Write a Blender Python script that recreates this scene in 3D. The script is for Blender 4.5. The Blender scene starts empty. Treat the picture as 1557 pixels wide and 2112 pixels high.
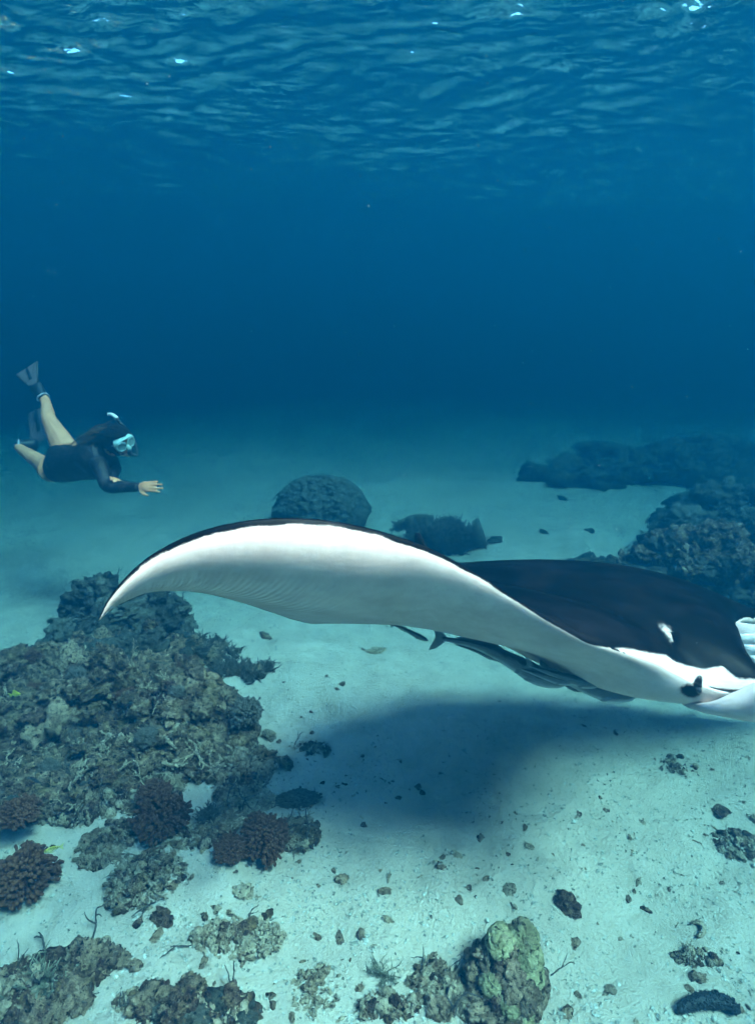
import bpy, bmesh, math, random
import numpy as np
from mathutils import Vector, Matrix, noise as mnoise

random.seed(7); rng = np.random.default_rng(11)
S = bpy.context.scene; C = S.collection
W0, H0 = 1557.0, 2112.0                      # the photograph's frame, used only to read off bearings

# ------------------------------------------------------------------ camera
CAM_H = 2.5; PITCH = math.radians(17.9); FOC = 1258.0
cam_d = bpy.data.cameras.new('camera'); cam = bpy.data.objects.new('camera', cam_d); C.objects.link(cam)
cam.location = (0, 0, CAM_H); cam.rotation_euler = (math.radians(90) - PITCH, 0, 0)
cam_d.sensor_fit = 'VERTICAL'; cam_d.sensor_height = 24.0; cam_d.lens = 24.0 * FOC / H0
cam_d.clip_start = 0.05; cam_d.clip_end = 2000
S.camera = cam

# ------------------------------------------------------------------ sky, sun, exposure
SUN_EL = math.radians(58); SUN_AZ = math.radians(128)     # azimuth clockwise from +Y: behind the camera, to its right
w = bpy.data.worlds.new('World'); S.world = w; w.use_nodes = True
wn = w.node_tree.nodes; wl = w.node_tree.links
sky = wn.new('ShaderNodeTexSky'); sky.sky_type = 'NISHITA'; sky.sun_disc = False
sky.sun_elevation = SUN_EL; sky.sun_rotation = SUN_AZ
wl.new(sky.outputs[0], wn['Background'].inputs[0]); wn['Background'].inputs[1].default_value = 0.15
sd = bpy.data.lights.new('sun', 'SUN'); sd.energy = 5.0; sd.angle = math.radians(20.0); sd.color = (1.0, 0.69, 0.58)
sun = bpy.data.objects.new('sun', sd); C.objects.link(sun)
sdir = Vector((math.sin(SUN_AZ) * math.cos(SUN_EL), math.cos(SUN_AZ) * math.cos(SUN_EL), math.sin(SUN_EL)))
sun.rotation_euler = sdir.to_track_quat('Z', 'Y').to_euler(); sun.location = sdir * 30
vs = S.view_settings; vs.view_transform = 'Standard'; vs.look = 'None'; vs.gamma = 1.0; vs.exposure = 4.3
S.render.engine = 'CYCLES'
cy = S.cycles
cy.max_bounces = 4; cy.diffuse_bounces = 2; cy.glossy_bounces = 2; cy.transmission_bounces = 2
cy.volume_bounces = 1; cy.transparent_max_bounces = 8
cy.use_adaptive_sampling = True; cy.adaptive_threshold = 0.035; cy.adaptive_min_samples = 12
cy.use_denoising = True; cy.caustics_reflective = False; cy.caustics_refractive = False
cy.sample_clamp_indirect = 4.0

# ------------------------------------------------------------------ helpers
cp, sp_ = math.cos(PITCH), math.sin(PITCH)
def P(px, py, d):
    """point seen at bearing (px, py) of the photograph, d metres in front of the camera"""
    x = (px - W0 / 2) / FOC * d; v = (py - H0 / 2) / FOC * d
    return Vector((x, d * cp - v * sp_, CAM_H - d * sp_ - v * cp))
def PN(a):
    a = np.asarray(a, float); x = (a[..., 0] - W0 / 2) / FOC * a[..., 2]; v = (a[..., 1] - H0 / 2) / FOC * a[..., 2]; d = a[..., 2]
    return np.stack([x, d * cp - v * sp_, CAM_H - d * sp_ - v * cp], -1)
def proj(p):
    p = np.asarray(p, float); y = p[..., 1]; z = p[..., 2] - CAM_H
    d = y * cp - z * sp_; v = -y * sp_ - z * cp
    return np.stack([W0 / 2 + p[..., 0] / d * FOC, H0 / 2 + v / d * FOC, d], -1)
def G(px, py, z=0.0):
    """point at height z on the bearing (px, py)"""
    q = P(px, py, 1.0) - Vector((0, 0, CAM_H)); k = (z - CAM_H) / q.z
    return Vector((0, 0, CAM_H)) + q * k

def _h(ix, iy, iz, s):
    with np.errstate(over='ignore'):
        n = (ix.astype(np.int64) * 374761393 + iy.astype(np.int64) * 668265263 + iz.astype(np.int64) * 2147483647 + np.int64(s) * 1274126177)
        n = (n ^ (n >> 13)) * 1274126177; n = n ^ (n >> 16)
    return (n & 0xFFFF).astype(np.float64) / 32767.5 - 1.0
def vnoise(p, s=0):
    p = np.asarray(p, float); i = np.floor(p).astype(np.int64); f = p - i; u = f * f * f * (f * (f * 6 - 15) + 10)
    x, y, z = i[..., 0], i[..., 1], i[..., 2]; r = 0
    for dx in (0, 1):
        wx = u[..., 0] if dx else 1 - u[..., 0]
        for dy in (0, 1):
            wy = u[..., 1] if dy else 1 - u[..., 1]
            for dz in (0, 1):
                wz = u[..., 2] if dz else 1 - u[..., 2]
                r = r + wx * wy * wz * _h(x + dx, y + dy, z + dz, s)
    return r
def fbm(p, s=0, oct=4, lac=2.03, gain=0.5):
    p = np.asarray(p, float); a = 1.0; r = 0
    for k in range(oct): r = r + a * vnoise(p * lac ** k + 17.3 * k, s + k); a *= gain
    return r
def cells(p, s=0):
    """distance to nearest feature point (worley F1) and F2-F1"""
    p = np.asarray(p, float); i = np.floor(p).astype(np.int64); f1 = np.full(p.shape[:-1], 9.0); f2 = f1.copy()
    for dx in (-1, 0, 1):
        for dy in (-1, 0, 1):
            for dz in (-1, 0, 1):
                c = i + np.array([dx, dy, dz]); x, y, z = c[..., 0], c[..., 1], c[..., 2]
                q = c + 0.5 + 0.45 * np.stack([_h(x, y, z, s), _h(x, y, z, s + 1), _h(x, y, z, s + 2)], -1)
                d = np.linalg.norm(p - q, axis=-1); f2 = np.where(d < f1, f1, np.minimum(f2, d)); f1 = np.minimum(f1, d)
    return f1, f2 - f1
def sstep(a, b, x):
    t = np.clip((x - a) / (b - a), 0, 1); return t * t * (3 - 2 * t)

def mesh(name, v, f, smooth=True, mat=None):
    me = bpy.data.meshes.new(name); me.from_pydata([tuple(q) for q in v], [], [tuple(q) for q in f])
    if smooth: me.polygons.foreach_set('use_smooth', [True] * len(me.polygons))
    if mat:
        for m_ in (mat if isinstance(mat, (list, tuple)) else [mat]): me.materials.append(m_)
    me.update(); return me
def grid_mesh(name, V, mat=None, wrap_u=False, wrap_v=False):
    """V: (n, m, 3) array -> quad sheet"""
    V = np.asarray(V); n, m = V.shape[:2]; idx = np.arange(n * m).reshape(n, m)
    a = np.concatenate([idx, idx[:1]], 0) if wrap_u else idx
    a = np.concatenate([a, a[:, :1]], 1) if wrap_v else a
    F = np.stack([a[:-1, :-1], a[1:, :-1], a[1:, 1:], a[:-1, 1:]], -1).reshape(-1, 4)
    me = bpy.data.meshes.new(name); me.vertices.add(n * m); me.vertices.foreach_set('co', V.reshape(-1).astype(np.float32))
    k = len(F); me.loops.add(k * 4); me.loops.foreach_set('vertex_index', F.reshape(-1).astype(np.int32))
    me.polygons.add(k); me.polygons.foreach_set('loop_start', np.arange(0, k * 4, 4, dtype=np.int32))
    me.polygons.foreach_set('use_smooth', np.ones(k, bool)); me.update(calc_edges=True); me.validate()
    if mat: me.materials.append(mat)
    return me
def attr(me, name, vals):
    a = me.attributes.new(name, 'FLOAT', 'POINT'); a.data.foreach_set('value', np.asarray(vals, np.float32).reshape(-1))
def obj(name, me, parent=None, loc=None):
    o = bpy.data.objects.new(name, me); C.objects.link(o)
    if parent is not None: o.parent = parent
    if loc is not None: o.location = loc
    return o
def tag(o, label=None, cat=None, group=None, kind=None):
    if label: o['label'] = label
    if cat: o['category'] = cat
    if group: o['group'] = group
    if kind: o['kind'] = kind
    return o
def empty(name, loc=(0, 0, 0), rz=0):
    o = bpy.data.objects.new(name, None); C.objects.link(o); o.location = loc; o.rotation_euler = (0, 0, rz); o.empty_display_size = 0.1
    return o
def ico(sub):
    bm = bmesh.new(); bmesh.ops.create_icosphere(bm, subdivisions=sub, radius=1.0)
    v = np.array([q.co[:] for q in bm.verts]); f = np.array([[q.index for q in t.verts] for t in bm.faces]); bm.free(); return v, f
ICO = {k: ico(k) for k in (1, 2, 3, 4, 5, 6)}
class MB:
    """collects pieces into one mesh"""
    def __init__(s): s.v = []; s.f = []; s.n = 0; s.a = []
    def add(s, v, f, val=0.0):
        v = np.asarray(v, float); s.v.append(v); s.f += [tuple(int(i) + s.n for i in q) for q in f]; s.n += len(v); s.a.append(np.full(len(v), val) if np.isscalar(val) else np.asarray(val))
    def tube(s, pts, rad, k=7, val=0.0, squash=None, up=None):
        """tapered tube with closed rounded ends; squash: list of (a, b) ellipse axes instead of radii"""
        pts = np.asarray(pts, float); n = len(pts); T = np.gradient(pts, axis=0); T /= np.linalg.norm(T, axis=1)[:, None] + 1e-9
        u = np.array(up if up is not None else (0.13, 0.21, 1.0), float); V = []
        for i in range(n):
            a = np.cross(T[i], u); l = np.linalg.norm(a)
            if l < 1e-3: a = np.cross(T[i], (1, 0, 0)); l = np.linalg.norm(a)
            a /= l; b = np.cross(a, T[i]); b /= np.linalg.norm(b)
            if up is None: u = b
            th = np.arange(k) / k * 2 * np.pi
            ra, rb = (rad[i], rad[i]) if squash is None else squash[i]
            V.append(pts[i] + np.outer(np.cos(th) * ra, a) + np.outer(np.sin(th) * rb, b))
        V = np.concatenate(V); F = []
        for i in range(n - 1):
            for j in range(k): F.append((i * k + j, i * k + (j + 1) % k, (i + 1) * k + (j + 1) % k, (i + 1) * k + j))
        r0 = rad[0] if squash is None else min(squash[0]); r1 = rad[-1] if squash is None else min(squash[-1])
        V = np.concatenate([V, [pts[0] - T[0] * r0 * 0.6, pts[-1] + T[-1] * r1 * 0.6]])
        c0, c1 = n * k, n * k + 1
        for j in range(k): F.append((c0, (j + 1) % k, j)); F.append((c1, (n - 1) * k + j, (n - 1) * k + (j + 1) % k))
        s.add(V, F, val)
    def build(s, name, mat=None, smooth=True, attrname=None):
        me = mesh(name, np.concatenate(s.v), s.f, smooth, mat)
        if attrname: attr(me, attrname, np.concatenate(s.a))
        return me
def crom(pts, n):
    """smooth curve through pts (any columns), n samples, by cumulative chord length"""
    pts = np.asarray(pts, float); m = len(pts); t = np.linspace(0, m - 1, n); i = np.clip(np.floor(t).astype(int), 0, m - 2); u = (t - i)[:, None]
    g = lambda k: pts[np.clip(k, 0, m - 1)]
    a, b, c, d = g(i - 1), g(i), g(i + 1), g(i + 2)
    a = np.where((i == 0)[:, None], 2 * b - c, a); d = np.where((i == m - 2)[:, None], 2 * c - b, d)
    return 0.5 * (2 * b + (c - a) * u + (2 * a - 5 * b + 4 * c - d) * u ** 2 + (3 * b - a - 3 * c + d) * u ** 3)

# ------------------------------------------------------------------ node helpers
class NT:
    def __init__(s, name):
        s.m = bpy.data.materials.new(name); s.m.use_nodes = True; s.t = s.m.node_tree; s.t.nodes.clear(); s.out = s.n('ShaderNodeOutputMaterial')
    def n(s, kind, ins=None, **kw):
        q = s.t.nodes.new(kind)
        for k, v_ in kw.items(): setattr(q, k, v_)
        for k, v_ in (ins or {}).items(): s.set(q.inputs[k], v_)
        return q
    def set(s, sock, v_):
        if hasattr(v_, 'outputs'): v_ = v_.outputs[0]
        if isinstance(v_, bpy.types.NodeSocket): s.t.links.new(v_, sock)
        elif isinstance(v_, (tuple, list)) and len(v_) == 3 and sock.type == 'RGBA': sock.default_value = (*v_, 1)
        else: sock.default_value = v_
    def math(s, op, a, b=0.0, c=None, clamp=False):
        q = s.n('ShaderNodeMath', operation=op, use_clamp=clamp); s.set(q.inputs[0], a); s.set(q.inputs[1], b)
        if c is not None: s.set(q.inputs[2], c)
        return q.outputs[0]
    def mix(s, fac, a, b, blend='MIX'):
        q = s.n('ShaderNodeMix', data_type='RGBA', blend_type=blend); s.set(q.inputs[0], fac); s.set(q.inputs[6], a); s.set(q.inputs[7], b); return q.outputs[2]
    def ramp(s, fac, stops, interp='LINEAR'):
        q = s.n('ShaderNodeValToRGB'); s.set(q.inputs[0], fac); r = q.color_ramp; r.interpolation = interp
        while len(r.elements) < len(stops): r.elements.new(0.5)
        for e, (p_, c_) in zip(r.elements, stops): e.position = p_; e.color = (*c_, 1) if len(c_) == 3 else c_
        return q.outputs[0]
    def maprange(s, v_, a, b, c=0.0, d=1.0, smooth=False):
        q = s.n('ShaderNodeMapRange', {0: v_, 1: a, 2: b, 3: c, 4: d}); q.interpolation_type = 'SMOOTHSTEP' if smooth else 'LINEAR'; return q.outputs[0]
    def noise(s, vec, scale, detail=4, rough=0.55, dist=0.0, out=0):
        q = s.n('ShaderNodeTexNoise', {'Vector': vec, 'Scale': scale, 'Detail': detail, 'Roughness': rough, 'Distortion': dist}); return q.outputs[out]
    def voro(s, vec, scale, feature='F1', out='Distance', rand=1.0):
        q = s.n('ShaderNodeTexVoronoi', {'Vector': vec, 'Scale': scale, 'Randomness': rand}, feature=feature); return q.outputs[out]
    def coord(s, out='Object'): return s.n('ShaderNodeTexCoord').outputs[out]
    def pos(s): return s.n('ShaderNodeNewGeometry').outputs['Position']
    def attr(s, name): return s.n('ShaderNodeAttribute', attribute_name=name).outputs['Fac']
    def rnd(s): return s.n('ShaderNodeObjectInfo').outputs['Random']
    def bump(s, height, strength=0.5, dist=0.01, normal=None):
        q = s.n('ShaderNodeBump', {'Height': height, 'Strength': strength, 'Distance': dist})
        if normal is not None: s.set(q.inputs['Normal'], normal)
        return q.outputs[0]
    def pbr(s, color, rough=0.8, normal=None, spec=0.3, **kw):
        q = s.n('ShaderNodeBsdfPrincipled', {'Base Color': color, 'Roughness': rough, 'Specular IOR Level': spec})
        if normal is not None: s.set(q.inputs['Normal'], normal)
        for k, v_ in kw.items(): s.set(q.inputs[k.replace('_', ' ')], v_)
        s.t.links.new(q.outputs[0], s.out.inputs[0]); return q

# ================================================================== THE SETTING
WATER_Z = 3.75
def sand_height(x, y):
    p = np.stack([x, y, np.zeros_like(x)], -1)
    h = 0.10 * vnoise(p * 0.45 + 3.1, 1) + 0.05 * vnoise(p * 1.3, 2) + 0.022 * vnoise(p * 3.4 + 9, 3)
    near = np.exp(-(np.hypot(x, y - 3) / 9.0) ** 2)
    h = h + near * (0.015 * vnoise(p * 7, 4) + 0.009 * vnoise(p * 17, 5))
    far = sstep(9, 26, np.hypot(x, y))
    slope = np.maximum(np.hypot(x * 0.7, y) - 8.0, 0)                       # the bed falls away into deeper water
    return h + far * 0.5 * vnoise(p * 0.09 + 5, 6) - 0.02 * (np.sqrt(slope * slope + 9.0) - 3.0)
def spread(a, b, n, c, k):
    """n values from a to b, dense around c"""
    t = np.linspace(np.arcsinh((a - c) / k), np.arcsinh((b - c) / k), n); return c + k * np.sinh(t)

# --- sand
m = NT('sand')
p_ = m.pos()
big = m.noise(p_, 0.9, 3); mid = m.noise(p_, 6, 5, 0.6); fine = m.noise(p_, 60, 4, 0.7); grain = m.noise(p_, 260, 2, 0.7)
col = m.ramp(mid, [(0.25, (0.53, 0.395, 0.32)), (0.5, (0.67, 0.505, 0.41)), (0.75, (0.76, 0.585, 0.485))])
col = m.mix(m.maprange(big, 0.35, 0.65), m.mix(1.0, col, (0.86, 0.87, 0.86), 'MULTIPLY'), col)
sp = m.maprange(m.noise(p_, 42, 3, 0.75), 0.60, 0.72)
patch = m.maprange(m.noise(p_, 2.2, 4, 0.6), 0.42, 0.62)
col = m.mix(m.math('MULTIPLY', m.math('MULTIPLY', sp, patch), 0.85), col, (0.20, 0.175, 0.145))
col = m.mix(m.math('MULTIPLY', m.maprange(m.noise(p_, 75, 2, 0.8), 0.68, 0.74), 0.7), col, (0.72, 0.70, 0.66))
col = m.mix(m.math('MULTIPLY', m.maprange(grain, 0.3, 0.75), 0.25), col, (0.62, 0.60, 0.56))
hgt = m.math('ADD', m.math('MULTIPLY', mid, 1.0), m.math('ADD', m.math('MULTIPLY', fine, 0.45), m.math('MULTIPLY', grain, 0.12)))
m.pbr(col, 0.95, m.bump(hgt, 1.0, 0.045), 0.1)
M_SAND = m.m
xs = spread(-95, 95, 420, 0.2, 2.0); ys = spread(-25, 135, 460, 3.0, 1.9)
X, Y = np.meshgrid(xs, ys, indexing='ij')
tag(obj('seabed_sand', grid_mesh('seabed_sand', np.stack([X, Y, sand_height(X, Y)], -1), M_SAND)), 'pale rippled sand of the sea bed strewn with coral rubble', 'sand', kind='structure')

# --- water surface seen from below: waves are geometry, the interface lets light through below the critical angle and mirrors beyond it
def wave_height(x, y):
    r = np.random.default_rng(23); h = np.zeros_like(x)
    wx = 0.5 * vnoise(np.stack([x, y, 0 * x], -1) * 0.6, 40); wy = 0.5 * vnoise(np.stack([x, y, 0 * x], -1) * 0.6, 41); R = np.hypot(x, y)
    gust = 0.75 + 0.45 * vnoise(np.stack([x * 0.35, y * 0.35, 0 * x], -1), 43)
    for k in range(64):
        lam = 0.088 * (9 ** r.random()); th = math.radians(97) + r.normal() * 0.72
        A = 0.0045 * lam ** 0.62; kx, ky = math.cos(th) * 2 * math.pi / lam, math.sin(th) * 2 * math.pi / lam
        fade = 1 / (1 + (R / (lam * 110)) ** 2)
        ph = kx * (x + wx) + ky * (y + wy) + r.random() * 6.28
        h += A * fade * gust * (np.sin(ph) + 0.25 * np.sin(2 * ph + 0.4))
    chop = sstep(0.10, 0.75, vnoise(np.stack([x * 1.5, y * 1.5, 0 * x + 7], -1), 44)) * sstep(14, 5, R)      # gusty patches of short chop
    for k in range(16):
        lam = 0.085 + 0.13 * r.random(); th = math.radians(92) + r.normal() * 0.8
        h += 0.010 * lam * chop * np.sin((math.cos(th) * (x + wx) + math.sin(th) * (y + wy)) * 2 * math.pi / lam + r.random() * 6.28)
    return h
m = NT('water_surface')
mp = m.n('ShaderNodeMapping', {'Vector': m.pos(), 'Scale': (0.75, 1.25, 1.0), 'Rotation': (0, 0, 0.3)})
nb = m.bump(m.noise(mp.outputs[0], 11, 2, 0.55, 0.5), 1.0, 0.0125)
fr = m.n('ShaderNodeFresnel', {'IOR': 1.33, 'Normal': nb}).outputs[0]
gl = m.n('ShaderNodeBsdfGlossy', {'Color': (0.95, 0.97, 1.0), 'Roughness': 0.04, 'Normal': nb})
tr = m.n('ShaderNodeBsdfTransparent', {'Color': (0.96, 0.99, 1.0)})
mx = m.n('ShaderNodeMixShader'); m.set(mx.inputs[0], fr); m.t.links.new(tr.outputs[0], mx.inputs[1]); m.t.links.new(gl.outputs[0], mx.inputs[2])
m.t.links.new(mx.outputs[0], m.out.inputs[0])
M_WATER = m.m
xs = spread(-100, 100, 680, 0.0, 2.1); ys = spread(-25, 140, 700, 5.0, 2.5)
X, Y = np.meshgrid(xs, ys, indexing='ij')
tag(obj('water_surface', grid_mesh('water_surface', np.stack([X, Y, WATER_Z + wave_height(X, Y)], -1), M_WATER)), 'rippled underside of the sea surface overhead', 'water', kind='structure')

# --- the water itself: even haze round camera and scene
EXT = (0.450, 0.282, 0.266); SCA = (0.0001, 0.0090, 0.0196)          # per metre: what the water takes out, what it scatters
def haze():
    x0, x1, y0, y1, z0, z1 = -105, 105, -30, 145, -7, WATER_Z + 0.6
    v = [(x, y, z) for x in (x0, x1) for y in (y0, y1) for z in (z0, z1)]
    f = [(0, 1, 3, 2), (4, 6, 7, 5), (0, 4, 5, 1), (2, 3, 7, 6), (0, 2, 6, 4), (1, 5, 7, 3)]
    m = NT('haze'); D = max(EXT); c = [s_ / D for s_ in SCA]
    ab = [max(0.0, 1 - (e / D - k) / (1 - k)) ** 2 for e, k in zip(EXT, c)]
    vol = m.n('ShaderNodeVolumePrincipled', {'Color': tuple(c), 'Density': D, 'Anisotropy': 0.3, 'Absorption Color': tuple(ab)})
    m.t.links.new(vol.outputs[0], m.out.inputs['Volume'])
    tag(obj('haze', mesh('haze', v, f, False, m.m)), 'blue haze of the sea water', 'water', kind='stuff')
haze()

# ================================================================== MANTA RAY
def mat_manta():
    m = NT('manta_skin'); p_ = m.coord('Object')
    dk = m.attr('dark'); nz = m.math('SUBTRACT', m.noise(p_, 110, 4, 0.7), 0.5); nz2 = m.math('SUBTRACT', m.noise(p_, 260, 2, 0.7), 0.5)
    fac = m.math('ADD', dk, m.math('ADD', m.math('MULTIPLY', nz, 1.0), m.math('MULTIPLY', nz2, 0.7)))
    fac = m.maprange(fac, -0.35, 0.45, 0, 1, True)
    wht = m.ramp(m.noise(p_, 4.5, 6, 0.68), [(0.32, (0.52, 0.375, 0.35)), (0.5, (0.64, 0.475, 0.445)), (0.66, (0.74, 0.56, 0.53))])
    wht = m.mix(m.math('MULTIPLY', m.maprange(m.noise(p_, 22, 5, 0.75), 0.50, 0.70), 0.35), wht, (0.36, 0.30, 0.295))
    scuff_sheen = m.maprange(m.noise(p_, 3.1, 6, 0.66, 0.7), 0.48, 0.76)
    blk = m.mix(scuff_sheen, (0.0007, 0.0006, 0.0009), (0.0085, 0.0060, 0.0072))  # paler patches: scuffs plus the back's soft sheen put into the colour
    blk = m.mix(m.maprange(m.noise(p_, 150, 2), 0.735, 0.76), blk, (0.03, 0.03, 0.03))
    col = m.mix(fac, wht, blk)
    cr = m.attr('crease')
    wv = m.n('ShaderNodeTexWave', {'Scale': 1.0, 'Distortion': 1.2, 'Detail': 3.0, 'Detail Scale': 2.0}, bands_direction='X')
    co = m.n('ShaderNodeCombineXYZ', {0: m.math('MULTIPLY', m.attr('span'), 46.0), 1: m.attr('chord'), 2: 0.0}); m.set(wv.inputs[0], co)
    h = m.math('ADD', m.math('MULTIPLY', m.math('MULTIPLY', wv.outputs[1], cr), 0.5), m.math('MULTIPLY', m.noise(p_, 55, 4, 0.6), 0.16))
    h = m.math('ADD', h, m.math('MULTIPLY', m.noise(p_, 420, 2, 0.5), 0.07))
    m.pbr(col, m.mix(fac, (0.62,) * 3, (0.46,) * 3), m.bump(h, 0.55, 0.012), m.maprange(fac, 0, 1, 0.3, 0.05))
    return m.m
M_MANTA = mat_manta()

def build_manta():
    #      L: leading edge (bearing x, y, distance)  T: trailing edge             tu     tl    cam   gape
    ST = [((203, 1280, 1.55), (203.6, 1281, 1.556), .001, .001, .000, 0),
          ((222, 1238, 1.55), (236, 1254, 1.62), .004, .004, .005, 0),
          ((262, 1188, 1.56), (270, 1236, 1.72), .007, .007, .016, 0),
          ((320, 1140, 1.57), (305, 1223, 1.82), .010, .010, .032, 0),
          ((400, 1100, 1.585), (345, 1219, 1.92), .013, .013, .048, 0),
          ((500, 1075, 1.60), (395, 1221, 2.02), .016, .016, .062, 0),
          ((600, 1068, 1.63), (445, 1229, 2.13), .019, .019, .072, 0),
          ((700, 1077, 1.67), (505, 1245, 2.25), .022, .024, .074, 0),
          ((800, 1100, 1.72), (562, 1264, 2.38), .027, .030, .068, 0),
          ((900, 1137, 1.77), (612, 1280, 2.52), .034, .030, .048, 0),
          ((1000, 1194, 1.82), (655, 1287, 2.66), .044, .030, .030, 0),
          ((1100, 1258, 1.87), (698, 1270, 2.80), .058, .040, .014, 0),
          ((1200, 1315, 1.92), (738, 1246, 2.90), .078, .060, .004, 0),
          ((1290, 1348, 1.965), (775, 1220, 2.98), .100, .082, .0, 0),
          ((1375, 1380, 1.99), (805, 1190, 3.05), .124, .118, .0, 0),
          ((1462, 1418, 1.99), (825, 1180, 3.09), .146, .152, .0, 0),
          ((1572, 1425, 1.98), (838, 1172, 3.12), .160, .14, .0, .3),
          ((1536, 1372, 2.12), (846, 1166, 3.14), .178, .138, .0, 1),
          ((1520, 1330, 2.32), (855, 1164, 3.16), .182, .138, .0, 1),
          ((1514, 1294, 2.52), (866, 1166, 3.18), .178, .13, .0, .3),
          ((1532, 1276, 2.66), (885, 1178, 3.22), .145, .11, .0, 0),
          ((1580, 1279, 2.83), (920, 1195, 3.30), .095, .08, .0, 0),
          ((1640, 1296, 3.02), (980, 1195, 3.42), .055, .05, -.01, 0),
          ((1685, 1345, 3.25), (1080, 1225, 3.58), .035, .03, -.02, 0),
          ((1695, 1385, 3.50), (1210, 1265, 3.74), .02, .02, -.03, 0),
          ((1670, 1420, 3.74), (1370, 1330, 3.88), .01, .01, -.02, 0),
          ((1600, 1450, 3.95), (1598, 1449, 3.952), .001, .001, 0, 0)]
    Lp = np.array([s[0] for s in ST], float); Tp = np.array([s[1] for s in ST], float); par = np.array([s[2:] for s in ST], float)
    N = 430
    tt = np.linspace(0, 1, N); tt = 0.75 * tt + 0.25 * (0.5 - 0.5 * np.cos(np.pi * tt))        # denser at the tips
    def samp(a):
        m_ = len(a); t = tt * (m_ - 1); i = np.clip(t.astype(int), 0, m_ - 2); u = (t - i)[:, None]
        g = lambda k: a[np.clip(k, 0, m_ - 1)]
        A, B, D, E = g(i - 1), g(i), g(i + 1), g(i + 2)
        return 0.5 * (2 * B + (D - A) * u + (2 * A - 5 * B + 4 * D - E) * u ** 2 + (3 * B - A - 3 * D + E) * u ** 3)
    L = PN(samp(Lp)); T = PN(samp(Tp)); par = np.maximum(samp(par), [[0.0005, 0.0005, -1, 0]]); par[:, 2] *= np.where(par[:, 2] > 0, 1.35, 1); par[:, 0] *= 0.22 + 0.78 * sstep(0.30, 0.46, tt)
    mid = 0.65 * L + 0.35 * T; span = np.gradient(mid, axis=0); ch = T - L
    n = np.cross(ch, span); n /= np.linalg.norm(n, axis=1)[:, None]
    if n[N // 2, 2] < 0: n = -n
    for _ in range(30): n[1:-1] = 0.25 * n[:-2] + 0.5 * n[1:-1] + 0.25 * n[2:]
    n /= np.linalg.norm(n, axis=1)[:, None]
    K = 84
    t = np.linspace(0, 1, K) ** 1.7
    prof = lambda t, a, b: (np.maximum(t, 0) ** a) * (np.maximum(1 - t, 0) ** b) / ((a / (a + b)) ** a * (b / (a + b)) ** b)
    up = prof(t, .56, 1.2); lo = prof(t, .55, 1.15); cm = prof(t, .55, 1.2)
    V = []; D = []; SP = []; CHD = []; CR = []; rows = 0
    Q = 14
    chl = np.linalg.norm(ch, axis=1)
    wob = vnoise(np.stack([tt * 60, 0 * tt, 0 * tt], -1), 71)
    loop = []
    # trailing -> leading over the back, mouth, leading -> trailing under the belly
    for k in range(K - 1, -1, -1):
        loop.append(('u', t[k], up[k], cm[k]))
    for q in range(1, Q): loop.append(('m', q / Q, 0, 0))
    for k in range(0, K): loop.append(('l', t[k], lo[k], cm[k]))
    out = np.zeros((N, len(loop), 3)); kind = []
    f_ = (L - T) / chl[:, None]
    g = par[:, 3:4]
    for j, (kd, a, b, c) in enumerate(loop):
        kind.append(kd)
        if kd == 'u': q = L + a * ch + n * (par[:, :1] * b - par[:, 2:3] * c) + n * g * 0.035 * np.exp(-a * 14)
        elif kd == 'l': q = L + a * ch - n * (par[:, 1:2] * b + par[:, 2:3] * c) - n * g * 0.115 * np.exp(-a * 9) - f_ * g * 0.05 * np.exp(-a * 9)
        else:
            dp = math.sin(a * math.pi); hh = 0.035 - a * (0.035 + 0.115)
            q = L + n * g * hh - f_ * g * (0.05 * a + 0.30 * dp ** 0.8)
        out[:, j] = q
    kind = np.array(kind)
    # belly folds, back ridge relief
    pr = proj(out); px, py, dd = pr[..., 0], pr[..., 1], pr[..., 2]
    ja = np.array([a for _, a, _, _ in loop])[None, :].repeat(N, 0); jk = kind[None, :].repeat(N, 0)
    isu, isl, ism = jk == 'u', jk == 'l', jk == 'm'
    dark = np.where(isu, 1.5, -1.5).astype(float); dark[ism & (np.repeat(g, len(loop), 1) > 0.05)] = -1.5; dark[ism & (np.repeat(g, len(loop), 1) <= 0.05) & (px < 1290)] = 1.0; dark[ism & (np.repeat(g, len(loop), 1) <= 0.05) & (px >= 1290)] = -1.5
    # thin dark rim on the edges of the under side
    rim = np.maximum(0.0032 + 0.0015 * wob[:, None] - ja * chl[:, None], -0.02) / 0.0035
    rimT = np.maximum(0.004 + 0.002 * wob[:, None] - (1 - ja) * chl[:, None], -0.02) / 0.004
    rim = rim - 6 * sstep(1230, 1320, px)
    dark = np.where(isl, np.maximum(-1.5, np.maximum(rim, rimT)), dark)
    # head markings on the near cheek
    B = np.array([(930, 1148), (1010, 1199), (1060, 1231), (1110, 1263), (1160, 1292), (1220, 1318), (1290, 1337), (1340, 1348), (1375, 1353), (1384, 1362), (1410, 1373), (1450, 1382), (1472, 1377), (1490, 1374), (1503, 1388), (1520, 1401), (1557, 1402), (1700, 1400)], float)
    bd = (np.interp(px, B[:, 0], B[:, 1]) - py) / 9.0
    near = (dd < 2.35) & (px > 1215) & ~ism & (isl | (ja < 0.5))
    wgt = sstep(1215, 1300, px)
    dark = np.where(near, np.where(isl, np.maximum(dark * (1 - wgt) + wgt * np.clip(bd, -1.5, 1.5), -1.5), np.clip(bd + 3 * (1 - wgt), -1.5, 1.5)), dark)
    def blob(cx, cy, rx, ry, ang):
        a = math.radians(ang); x = (px - cx) * math.cos(a) + (py - cy) * math.sin(a); y = -(px - cx) * math.sin(a) + (py - cy) * math.cos(a)
        return 1 - np.hypot(x / rx, y / ry)
    eyem = np.maximum(blob(1438, 1412, 10, 22, 14), blob(1423, 1425, 23, 14, 12)) * 1.7
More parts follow.
